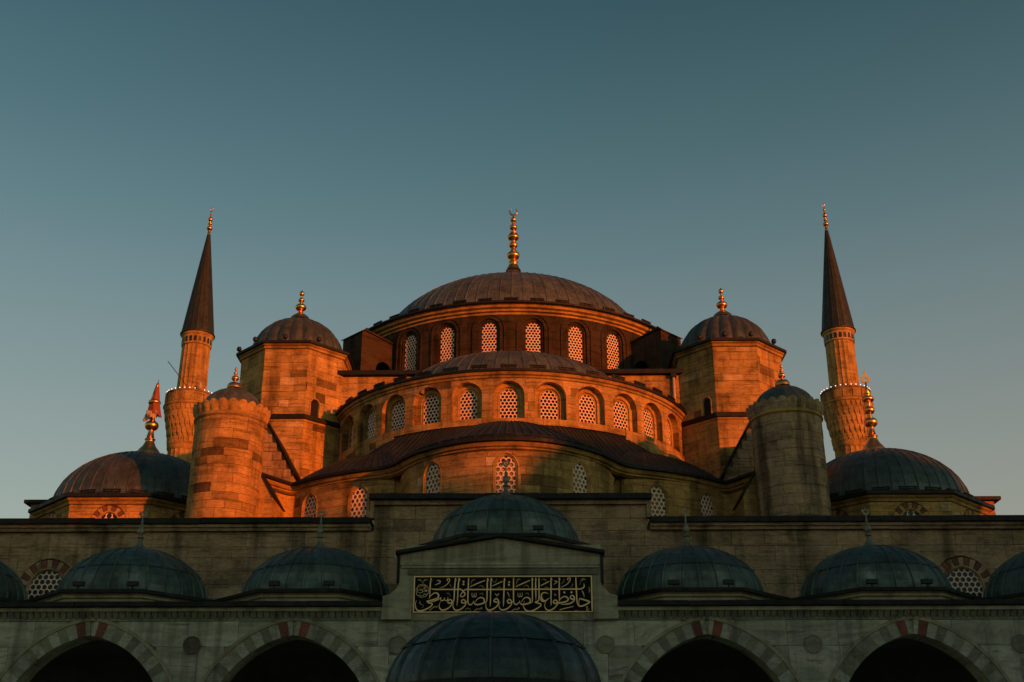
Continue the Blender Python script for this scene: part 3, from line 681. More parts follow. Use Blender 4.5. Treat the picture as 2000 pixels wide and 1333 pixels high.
# ================================================================== minarets
def minaret(sg, label):
    cx, cy = 30.15 * sg, 104.0; th = thing('minaret', label, 'minaret', (cx, cy, 0), 'minarets behind the hall')
    fl_ = lambda a: 1 - .045 * abs(math.sin(a * 10)) ** .8
    sh = MB().lathe([(1.52, 0), (1.50, 35.0)], 160, (cx, cy), rf=fl_, smooth=False, tint=.45)
    sh.build('lower_shaft', 'limestone', th)
    MB().lathe([(1.36, 40), (1.30, 45.3)], 160, (cx, cy), rf=fl_, smooth=False, tint=.5).build('upper_shaft', 'limestone', th)
    # corbels in tiers under the balcony
    cb = MB().lathe([(1.5, 34.9), (1.62, 35.1), (1.62, 36.2), (1.85, 37.2), (2.1, 38.2), (2.2, 38.9)], 64, (cx, cy)).build('corbel_core', 'limestone', th)
    for tier, (z, r, n) in enumerate(((35.1, 1.60, 24), (35.95, 1.72, 24), (36.75, 1.88, 28), (37.5, 2.04, 28), (38.2, 2.17, 32))):
        m = MB(); wd = 2 * math.pi * r / n * .47; h = .85
        m.add([(-wd, -r - .10, z + h), (wd, -r - .10, z + h), (wd, -r + .3, z + h), (-wd, -r + .3, z + h), (-wd * .7, -r - .06, z + h * .45), (wd * .7, -r - .06, z + h * .45), (0, -r + .08, z), (wd * .7, -r + .3, z + h * .4), (-wd * .7, -r + .3, z + h * .4)],
              [(0, 1, 2, 3), (4, 5, 1, 0), (6, 5, 4), (5, 7, 2, 1), (8, 4, 0, 3), (6, 7, 5), (6, 4, 8)], .55)
        me = m.mesh('corbel', 'limestone')
        for i in range(n):
            a = 2 * math.pi * (i + .5 * (tier % 2)) / n
            if math.cos(a) > -.3: inst('corbel', me, cb, (cx, cy, 0), a)
    MB().lathe([(2.2, 38.85), (2.36, 39.0), (2.36, 39.12), (2.26, 39.14), (2.24, 39.25)], 48, (cx, cy), smooth=False, tint=.7).build('balcony_floor', 'limestone', th)
    par = MB().lathe([(2.2, 39.1), (2.2, 40.2), (2.05, 40.2), (2.05, 39.1)], 16, (cx, cy), smooth=False, tint=.5).build('balcony_parapet', 'limestone', th)
    for i in range(16):
        a = 2 * math.pi * (i + .5) / 16
        if math.cos(a) < -.3: continue
        me = MB().box(-.37, .37, -2.24, -2.16, 39.28, 40.12, .75).mesh('parapet_panel', 'limestone'); inst('parapet_panel', me, par, (cx, cy, 0), a)
    MB().lathe([(2.26, 40.2), (2.26, 40.3), (2.0, 40.3), (2.0, 40.2)], 48, (cx, cy), smooth=False, tint=.8).build('parapet_rail', 'limestone', th)
    # ring of small arched niches below the cone
    bd = MB().lathe([(1.30, 45.2), (1.38, 45.25), (1.38, 46.1), (1.5, 46.25), (1.5, 46.4)], 48, (cx, cy), smooth=False, tint=.6).build('niche_band', 'limestone', th)
    pa = Arc((cx, cy), 1.385, -R_(180), R_(180))
    for i in range(20):
        a = -math.pi + 2 * math.pi * (i + .5) / 20
        o = Opening(pa.s_of(a), .13, 45.4, 45.82)
        MB().add([pa.pt(x, z, .012) for x, z in o.outline(0, 6)], [tuple(range(len(o.outline(0, 6))))]).build('niche', 'dark_glass', bd)
    # lead cone
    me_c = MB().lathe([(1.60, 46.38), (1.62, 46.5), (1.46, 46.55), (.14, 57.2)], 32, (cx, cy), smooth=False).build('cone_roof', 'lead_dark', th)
    n = 18; hw = math.pi / n; vs_ = []
    for z, r in ((46.5, 1.50), (50, 1.067), (53.5, .635), (57.2, .17)):
        for t, off in ((-1, .04), (-.8, .02), (-.7, .01), (.7, .01), (.8, .02), (1, .04)): vs_.append(((r + off * r / 1.5) * math.sin(t * hw), -(r + off * r / 1.5) * math.cos(t * hw), z))
    me = MB().add(vs_, [(j * 6 + i, j * 6 + i + 1, j * 6 + 7 + i, j * 6 + 6 + i) for j in range(3) for i in range(5)]).mesh('lead_sheet', 'lead_dark')
    for i in range(n): inst('lead_sheet', me, me_c, (cx, cy, 0), 2 * math.pi * i / n)
    finial(th, cx, cy, 57.1, bulbs([('p', .16, 0), ('p', .13, .55), ('b', .82, .30, .24, .11), ('b', 1.32, .20, .15, .09), ('b', 1.80, .24, .24, .08), ('p', .07, 2.15), ('b', 2.42, .12, .12, .05), ('p', .025, 2.75)]), cres=(.27, .05), cz=2.68, crz=R_(50 * sg))
    # lights strung round the balcony
    ls = thing('string_lights', 'ring of small white bulbs round the %s minaret balcony' % ('left' if sg < 0 else 'right'), 'string lights', (cx, cy, 40.36), 'bulb strings on the minaret balconies')
    N = 30; pts = [(cx + 2.2 * math.sin(2 * math.pi * i / N), cy - 2.2 * math.cos(2 * math.pi * i / N), 40.36) for i in range(N + 1)]
    MB().tube(pts, .015, 5).build('cable', 'lamp_housing', ls)
    bm = MB().lathe([(.005, -.05), (.035, -.035), (.047, 0), (.035, .035), (.005, .05)], 8).mesh('bulb', 'bulb')
    for p in pts[:-1]: inst('bulb', bm, ls, (p[0], p[1], p[2] + .07))
    return th
minaret(-1, 'slender stone minaret with lead cone roof rising behind the left side')
minaret(1, 'slender fluted stone minaret with lead cone roof rising behind the right side')
# fixtures on the left balcony: a pole and a small white device
an = thing('balcony_pole', 'thin dark pole leaning out over the left minaret balcony', 'pole', (-30.2, 102, 40.3))
MB().tube([(-30.0, 102.0, 40.6), (-31.9, 101.6, 42.9)], .035, 6).build('pole', 'lamp_housing', an)
dv = tag(MB().lathe([(.02, 40.35), (.2, 40.4), (.22, 40.75), (.12, 40.9), (.12, 41.0), (.02, 41.1)], 12, (-28.9, 102.3)).build('loudspeaker', 'flag_white'), 'white loudspeaker standing on the left minaret balcony', 'loudspeaker')

def coping(th, name, x0, x1, y0, y1, z0, z1, mat='lead_edge'):
    n = max(1, int((x1 - x0) / 2.3)); prev = x0
    cp_ = MB().box(x0 + .02, x1 - .02, y0 + .08, y1 - .08, z0 - .004, z1 - .05).build(name, mat, th)
    for i in range(n):
        e = x1 if i == n - 1 else x0 + (x1 - x0) * (i + 1) / n + random.uniform(-.25, .25)
        a, b = random.uniform(-.014, .014), random.uniform(-.014, .014); y = y0 + random.uniform(-.015, .015)
        MB().add([(prev + .008, y, z0 + a), (e - .008, y, z0 + b), (e - .008, y1, z0 + b), (prev + .008, y1, z0 + a), (prev + .008, y, z1 + a), (e - .008, y, z1 + b), (e - .008, y1, z1 + b), (prev + .008, y1, z1 + a)],
                 [(0, 3, 2, 1), (4, 5, 6, 7), (0, 1, 5, 4), (1, 2, 6, 5), (2, 3, 7, 6), (3, 0, 4, 7)]).build('coping_sheet', mat, cp_)
        prev = e
# ================================================================== front wall of the hall
fw = thing('front_wall', 'long weathered stone wall behind the portico domes, raised at its middle', 'wall', (0, 49, 0)); out = []
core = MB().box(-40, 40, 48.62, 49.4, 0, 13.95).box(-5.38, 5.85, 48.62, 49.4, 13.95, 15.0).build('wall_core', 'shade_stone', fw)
fp = Line((-24, 48.62), (24, 48.62))
wops = [Opening(24 - 18.55, .72, 10.0, 11.35, .08), Opening(24 + 18.45, .72, 10.0, 11.35, .08)]
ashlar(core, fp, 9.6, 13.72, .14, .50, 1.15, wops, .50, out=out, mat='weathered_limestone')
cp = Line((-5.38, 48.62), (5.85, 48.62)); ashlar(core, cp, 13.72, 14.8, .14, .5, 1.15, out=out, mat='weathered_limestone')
for o in wops:
    wn = window(fw, fp, o, [(.12, .14), (.10, .17), (.05, .17), (0, .08), (0, .02)], .06, .235, 'weathered_limestone', ring=.26)
    nv = 15
    for i in range(nv):
        a0, a1 = math.pi * i / nv + .012, math.pi * (i + 1) / nv - .012
        q = [(o.s + r * math.cos(a), o.zs + r * math.sin(a)) for r, a in ((.84, a0), (1.22, a0), (1.22, a1), (.84, a1))]
        MB().add([fp.pt(x, z, .155) for x, z in q] + [fp.pt(x, z, 0) for x, z in q], [(0, 1, 2, 3), (0, 4, 5, 1), (1, 5, 6, 2), (2, 6, 7, 3), (3, 7, 4, 0)], .6).build('arch_stone', 'marble_red' if i % 2 == 0 else 'weathered_limestone', wn)
for x0, x1 in ((-40, -5.5), (5.97, 40)):
    MB().box(x0, x1, 48.33, 48.7, 13.72, 13.86, .8).box(x0, x1, 48.25, 48.7, 13.864, 14.0, .9).build('string_course', 'weathered_limestone', fw)
    coping(fw, 'wall_coping', x0, x1, 48.1, 49.6, 14.0, 14.22)
MB().box(-5.42, 5.89, 48.33, 48.7, 14.8, 15.0, .8).build('string_course', 'weathered_limestone', fw)
coping(fw, 'wall_coping', -5.6, 6.07, 48.1, 49.6, 15.0, 15.22)
for x0, x1 in ((-5.55, -5.38), (5.85, 6.02)): MB().box(x0, x1, 48.34, 48.7, 14.24, 14.996, .8).build('end_moulding', 'weathered_limestone', fw)
MB().box(-40, 40, 49.4, 60, 13.4, 13.9).build('terrace_roof', 'lead', fw)
MB().box(-11.35, -10.5, 48.30, 48.47, 9.6, 10.75).build('service_door', 'dark_void', fw)
MB().box(-9.75, -9.65, 48.36, 48.47, 9.6, 11.0, .9).box(-9.75, -9.0, 48.36, 48.47, 11.0, 11.1, .9).build('blocked_frame', 'limestone', fw)
lay(out)

# ================================================================== portico
pt = thing('portico', 'marble arcade with pointed striped arches and a row of lead domes', 'portico', (0, 41, 0))
CENT = [-20.65, -13.78, -6.93, 0, 6.95, 13.8, 20.67]; PY = 41.0
SPR, HS, PC = 5.0, 2.8, .55                      # springing height, half span, pointedness
class PArch(Opening): pass
arches = [Opening(c + 24.2, HS, 0, SPR, PC) for c in CENT if c != 0] + [Opening(24.2, 2.55, 0, 5.2, .25)]
pl = Line((-24.2, PY), (24.2, PY))
# core: built column strip by strip above the arches
def arch_top(x, o_=0.0):
    z = 0
    for a in arches:
        dx = abs(x - a.s)
        if dx < a.w + o_:
            r = a.w + a.c + o_; z = max(z, a.zs + math.sqrt(max(0, r * r - (dx + a.c) ** 2)))
    return z if z > 0 else SPR
xs = sorted(set([i * .2 for i in range(0, 243)] + [a.s + k * a.w for a in arches for k in (-1, 1)]))
m = MB()
for x0, x1 in zip(xs[:-1], xs[1:]):
    z0, z1 = arch_top(x0 + 1e-4), arch_top(x1 - 1e-4)
    A = [(x0 - 24.2, PY + .02, z0), (x1 - 24.2, PY + .02, z1), (x1 - 24.2, PY + .02, 9.0), (x0 - 24.2, PY + .02, 9.0)]
    B = [(x, PY + .85, z) for x, _, z in A]; m.add(A + B, [(0, 1, 2, 3), (7, 6, 5, 4), (0, 4, 5, 1)], .5)
core = m.build('arcade_wall', 'marble_plain', pt)
# marble facing slabs, cut to the arches
edges = [0, 24.2 * 2]; rowz = [(5.35, 6.3), (6.3, 7.92), (7.92, 8.76)]
for ri, (za, zb) in enumerate(rowz):
    js = [0.0]
    while js[-1] < 48.4: js.append(min(48.4, js[-1] + random.choice((1.3, 1.7, 2.1, 2.6))))
    for x0, x1 in zip(js[:-1], js[1:]):
        if abs((x0 + x1) / 2 - 24.2) < .5: pass
        n = 12; bot = []
        for i in range(n + 1):
            x = x0 + .006 + (x1 - x0 - .012) * i / n; z = arch_top(x, .60); z = z if z > SPR + .01 else za
            bot.append((x, min(zb - .006, max(za + .006, z))))
        segs = []; cur = []
        for p in bot:
            if p[1] < zb - .02: cur.append(p)
            else:
                if len(cur) > 1: segs.append(cur)
                cur = []
        if len(cur) > 1: segs.append(cur)
        for sgm in segs:
            if sgm[-1][0] - sgm[0][0] < .12: continue
            q = sgm + [(sgm[-1][0], zb - .006), (sgm[0][0], zb - .006)]; d = .05 + random.uniform(-.004, .004); nn = len(q)
            MB().add([pl.pt(x, z, d) for x, z in q] + [pl.pt(x, z, -.02) for x, z in q], [tuple(range(nn))] + [(i, i + nn, (i + 1) % nn + nn, (i + 1) % nn) for i in range(nn)]).build('marble_slab', 'marble', core)
# arches of voussoirs
for a in arches:
    if abs(a.s - 24.2) > 17.5: nv_full = 27
    ar = sweep(pl, a, [(.60, .05), (.60, .085), (.49, .085), (.48, .052)], 24, False).build('arch', 'marble_plain', pt)
    nv = 17; r = a.w + a.c; amax = math.acos(a.c / r)
    for side in (1, -1):
        for i in range(nv):
            a0 = amax * i / (nv - .5); a1 = amax * (i + 1) / (nv - .5)
            if i == nv - 1: a1 = amax
            pts = []
            for rr, aa in ((r - .0, a0), (r + .48, a0), (r + .48, (a0 + a1) / 2), (r + .48, a1), (r, a1), (r, (a0 + a1) / 2)):
                x = rr * math.cos(aa) - a.c; z = rr * math.sin(aa)
                if x < .004: x = .004
                pts.append((a.s + side * x, a.zs + z))
            if side < 0: pts = pts[::-1]
            j = nv - 1 - i
            mt = 'marble_red' if j == 1 else ('marble_white' if j % 2 == 0 else 'marble_green')
            d = .045 + random.uniform(-.006, .006); nn = 6
            MB().add([pl.pt(x, z, d) for x, z in pts] + [pl.pt(x, z, -.83) for x, z in pts], [tuple(range(nn))] + [(q, q + nn, (q + 1) % nn + nn, (q + 1) % nn) for q in range(nn)]).build('voussoir', mt, ar)
# rosettes in the spandrels
rx = [(CENT[i] + CENT[i + 1]) / 2 + .05 for i in range(6)]
for i, x in enumerate(rx):
    ro = MB(); n = 24
    ro.lathe([(.001, 0), (.25, 0), (.29, -.02), (.29, -.08)], n)
    me = MB(); me.v = [(x + px, PY - .075 + (-pz - .08) * .4, 7.96 + py) for px, py, pz in [(v[0], v[1], -v[2]) for v in ro.v]]; me.f = ro.f; me.t = ro.t; me.sm = [False] * len(ro.f)
    me.build('rosette', 'porphyry' if i == 1 else 'marble_green', pt)
# cornice and lead edge
for x0, x1 in ((-24.2, -3.98), (3.98, 24.2)):
    prof = [(.24, 9.05), (.30, 9.06), (.30, 9.18), (-.3, 9.19)]
    m = MB(); vs_ = [(x, PY - d, z) for d, z in prof for x in (x0, x1)]
    m.add(vs_, [(2 * j, 2 * j + 1, 2 * j + 3, 2 * j + 2) for j in range(len(prof) - 1)], .5); m.build('cornice', 'marble_plain', pt)
    cv = MB().box(x0, x1, PY - .07, PY + .3, 8.77, 9.06).build('carved_band', 'marble_green', pt)
    lf_ = MB(); n_ = int((x1 - x0) / .22)
    for q_ in range(n_):      # row of small carved leaves under the cornice
        xa = x0 + (x1 - x0) * (q_ + .08) / n_; xb = x0 + (x1 - x0) * (q_ + .92) / n_; xm = (xa + xb) / 2
        lf_.add([(xa, PY - .24, 9.05), (xb, PY - .24, 9.05), (xb, PY - .13, 8.90), (xm, PY - .08, 8.79), (xa, PY - .13, 8.90)], [(0, 4, 3, 2, 1)])
    stuff(lf_.build('carved_leaves', 'marble_green', cv))
    coping(pt, 'cornice_flashing', x0, x1, PY - .45, PY + .3, 9.2, 9.36)
MB().box(-24.2, 24.2, PY + .3, 48.3, 9.0, 9.3).build('portico_roof', 'lead', pt)
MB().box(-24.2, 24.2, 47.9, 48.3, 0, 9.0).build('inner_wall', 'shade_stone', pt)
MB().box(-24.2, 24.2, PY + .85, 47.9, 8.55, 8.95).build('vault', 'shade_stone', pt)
# columns
for i in range(len(CENT) - 1):
    x = (CENT[i] + CENT[i + 1]) / 2
    c = MB().lathe([(.55, 0), (.55, .25), (.45, .35), (.40, .5), (.36, 4.3), (.40, 4.35), (.40, 4.45)], 24, (x, PY + .42)).build('column', 'marble_white', pt)
    MB().lathe([(.40, 4.45), (.48, 4.7), (.62, 5.05), (.66, 5.1), (.66, 5.31), (.2, 5.31)], 8, (x, PY + .42), R_(22.5), R_(22.5) + 2 * math.pi, smooth=False).build('capital', 'marble_white', c)
# small domes
pd_fin = bulbs([('p', .34, -.12), ('p', .19, .10), ('p', .10, .28), ('p', .075, .40), ('b', .53, .125, .085, .065), ('p', .065, .66), ('p', .155, .74), ('p', .10, .94), ('p', .045, 1.12), ('b', 1.2, .055, .04, .035), ('p', .03, 1.3), ('p', .022, 1.46)])
pd_fin = [(r_, h_ * .80) for r_, h_ in pd_fin]
def tulip(x, y, z, th, par):
    o = [(0, .0), (.10, .09), (.16, .2), (.12, .29), (.05, .24), (0, .33), (-.05, .24), (-.12, .29), (-.16, .2), (-.10, .09)]
    m = MB(); n = len(o); inn = [(a * .45, .17 + (b - .17) * .45) for a, b in o]
    for y0 in (-.02, .02): m.v += [(x + a, y + y0, z + b) for a, b in o] + [(x + a, y + y0, z + b) for a, b in inn]
    for i in range(n):
        j = (i + 1) % n
        for f in ((i, j, n + j, n + i), (2 * n + j, 2 * n + i, 3 * n + i, 3 * n + j), (i, 2 * n + i, 2 * n + j, j), (n + j, 3 * n + j, 3 * n + i, n + i)): m.f.append(f); m.t.append(.5); m.sm.append(False)
    m.build('finial_tip', 'copper_finial', par)
def portico_dome(cx, z0, R=2.74, rise=2.13):
    cy = 44.85
    MB().lathe([(3.48, z0 - .62), (3.48, z0 - .28), (3.56, z0 - .24), (3.56, z0 - .16), (3.64, z0 - .1)], 8, (cx, cy), R_(22.5), R_(22.5) + 2 * math.pi, None, False, .6).build('dome_drum', 'marble_plain', pt)
    MB().lathe([(3.5, z0 - .1), (3.76, z0 - .095), (3.76, z0 + .02), (2.6, z0 + .22)], 8, (cx, cy), R_(22.5), R_(22.5) + 2 * math.pi, None, False).build('dome_eave', 'lead_edge', pt)
    d = dome(pt, 'dome', cx, cy, z0 + .05, R, rise, 26, 'lead_green', tiers=((0, 30), (30, 90)), seam=.06, flare=(80, .12), amin=-R_(115), amax=R_(115))
    f = finial(pt, cx, cy, z0 + rise + .12, pd_fin, 'copper_finial', 14)
    tulip(cx, cy, z0 + rise + .12 + 1.15, pt, f)
for c in CENT:
    if c: portico_dome(c, 9.93)
portico_dome(.12, 11.85, 2.78, 2.18)
MB().box(-3.3, 3.5, 41.6, 48.2, 9.3, 11.5).build('portal_block', 'marble_plain', pt)
# raised portal front with gable
f = lambda y: (lambda p: (p[0], y, p[1]))
S = [(3.43, 11.0), (3.43, 10.05), (3.50, 9.86), (3.66, 9.72), (3.72, 9.66), (3.98, 9.58), (3.98, 8.76)]
poly = [(-x, z) for x, z in S[::-1]] + [(0, 11.58)] + S
poly = poly[::-1]
MB().prism(poly, f(PY - .10), f(PY + .7)).build('portal_front', 'marble_plain', pt)
for sg in (-1, 1):
    MB().prism([(3.58 * sg, 11.0), (3.58 * sg, 11.10), (0, 11.70), (0, 11.60)][::sg], f(PY - .32), f(PY + .8)).build('gable_coping', 'lead_edge', pt)
    MB().prism([(3.435 * sg, 10.98), (3.435 * sg, 10.04), (3.53 * sg, 10.04), (3.53 * sg, 10.98)][::-sg], f(PY - .16), f(PY + .75)).build('side_flashing', 'lead_edge', pt)
# mouldings above the inscription
MB().box(-3.40, 3.40, PY - .20, PY - .10, 10.62, 10.70).box(-3.36, 3.36, PY - .17, PY - .10, 10.53, 10.617).build('portal_moulding', 'marble_plain', pt)
MB().box(-3.15, 3.35, PY - .16, PY - .10, 10.30, 10.48).build('portal_frieze', 'marble_green', pt)
MB().box(-3.98, -2.98, PY - .28, PY - .10, 8.78, 9.16).build('cornice_return', 'marble_plain', pt)
MB().box(3.16, 3.98, PY - .28, PY - .10, 8.78, 9.16).build('cornice_return', 'marble_plain', pt)

# floodlights at the feet of the portico domes
def floodlight(x, y, z, label):
    t = thing('floodlight', label, 'floodlight', (x, y, z), 'black floodlights at the feet of the portico domes')
    MB().box(x - .19, x + .19, y - .09, y + .09, z + .05, z + .2).build('housing', 'lamp_housing', t)
    MB().box(x - .03, x + .03, y - .03, y + .03, z - .2, z + .05).build('bracket', 'lamp_housing', t)
    MB().add([(x - .13, y - .03, z + .202), (x + .13, y - .03, z + .202), (x + .13, y + .08, z + .202), (x - .13, y + .08, z + .202)], [(0, 1, 2, 3)]).build('lens', 'lamp_lens', t)
for c, nm in ((-13.78, 'outer left'), (-6.93, 'inner left'), (6.95, 'inner right'), (13.8, 'outer right')):
    for dx, sd_ in ((-.95, 'left'), (.95, 'right')): floodlight(c + dx, 41.75, 10.08, 'black floodlight on the %s front edge of the %s portico dome' % (sd_, nm))
for dx, sd_ in ((-1.15, 'left'), (1.2, 'right')): floodlight(.12 + dx, 41.75, 12.02, 'black floodlight on the %s front edge of the raised portal dome' % sd_)

# ================================================================== inscription panel
ip = thing('inscription_panel', 'black panel with gold Arabic calligraphy and thin gold border above the portal', 'inscription', (.1, PY - .15, 9.03))
IY = PY - .13
MB().box(-2.9, 3.1, IY, PY - .09, 9.03, 10.24).build('board', 'panel_black', ip)
U = lambda u: -2.9 + (u - 811) / 345 * 6.0
V = lambda v: 10.24 - (v - 1128) / 69 * 1.21
for x0, x1, z0, z1 in ((-2.93, 3.13, 10.215, 10.25), (-2.93, 3.13, 9.02, 9.05), (-2.93, -2.89, 9.051, 10.214), (3.09, 3.13, 9.051, 10.214)):
    MB().box(x0, x1, IY - .03, IY, z0, z1).build('border', 'gold_paint', ip)
ORG = (805, 920, 1040)
def stroke(c, pts, m, wk=1.0, d=.012):
    P = [((ORG[c] + x / 16.667), 1122 + y / 16.667, w_ / 16.667) for x, y, w_ in pts]
    sm = []
    for i in range(len(P) - 1):
        q = [Vector(P[max(0, min(len(P) - 1, i + k))]) for k in (-1, 0, 1, 2)]
        nn = 5 if len(P) > 2 else 1
        for j in range(nn):
            t = j / nn; sm.append(.5 * ((2 * q[1]) + (q[2] - q[0]) * t + (2 * q[0] - 5 * q[1] + 4 * q[2] - q[3]) * t * t + (3 * q[1] - q[0] - 3 * q[2] + q[3]) * t ** 3))
    sm.append(Vector(P[-1])); L = []; Rr = []
    for i, p in enumerate(sm):
        e = sm[min(i + 1, len(sm) - 1)] - sm[max(i - 1, 0)]; e = Vector((e.x, e.y)); e = e.normalized() if e.length > 1e-6 else Vector((1, 0))
        h = max(.25, p.z * wk * .5); L.append((p.x - e.y * h, p.y + e.x * h)); Rr.append((p.x + e.y * h, p.y - e.x * h))
    k = len(L); vs_ = [(U(a), IY - d, V(b)) for a, b in L + Rr] + [(U(p.x), IY - d - min(.006, p.z * wk * .0015), V(p.y)) for p in sm]
    m.add(vs_, [(i, i + 1, 2 * k + i + 1, 2 * k + i) for i in range(k - 1)] + [(2 * k + i, 2 * k + i + 1, k + i + 1, k + i) for i in range(k - 1)])
def diamond(c, x, y, s, m):
    u0, v0 = ORG[c] + x / 16.667, 1122 + y / 16.667; h = s / 16.667
    m.add([(U(u0 + a), IY - .012, V(v0 + b)) for a, b in ((-h, 0), (0, h), (h, 0), (0, -h))], [(0, 1, 2, 3)])
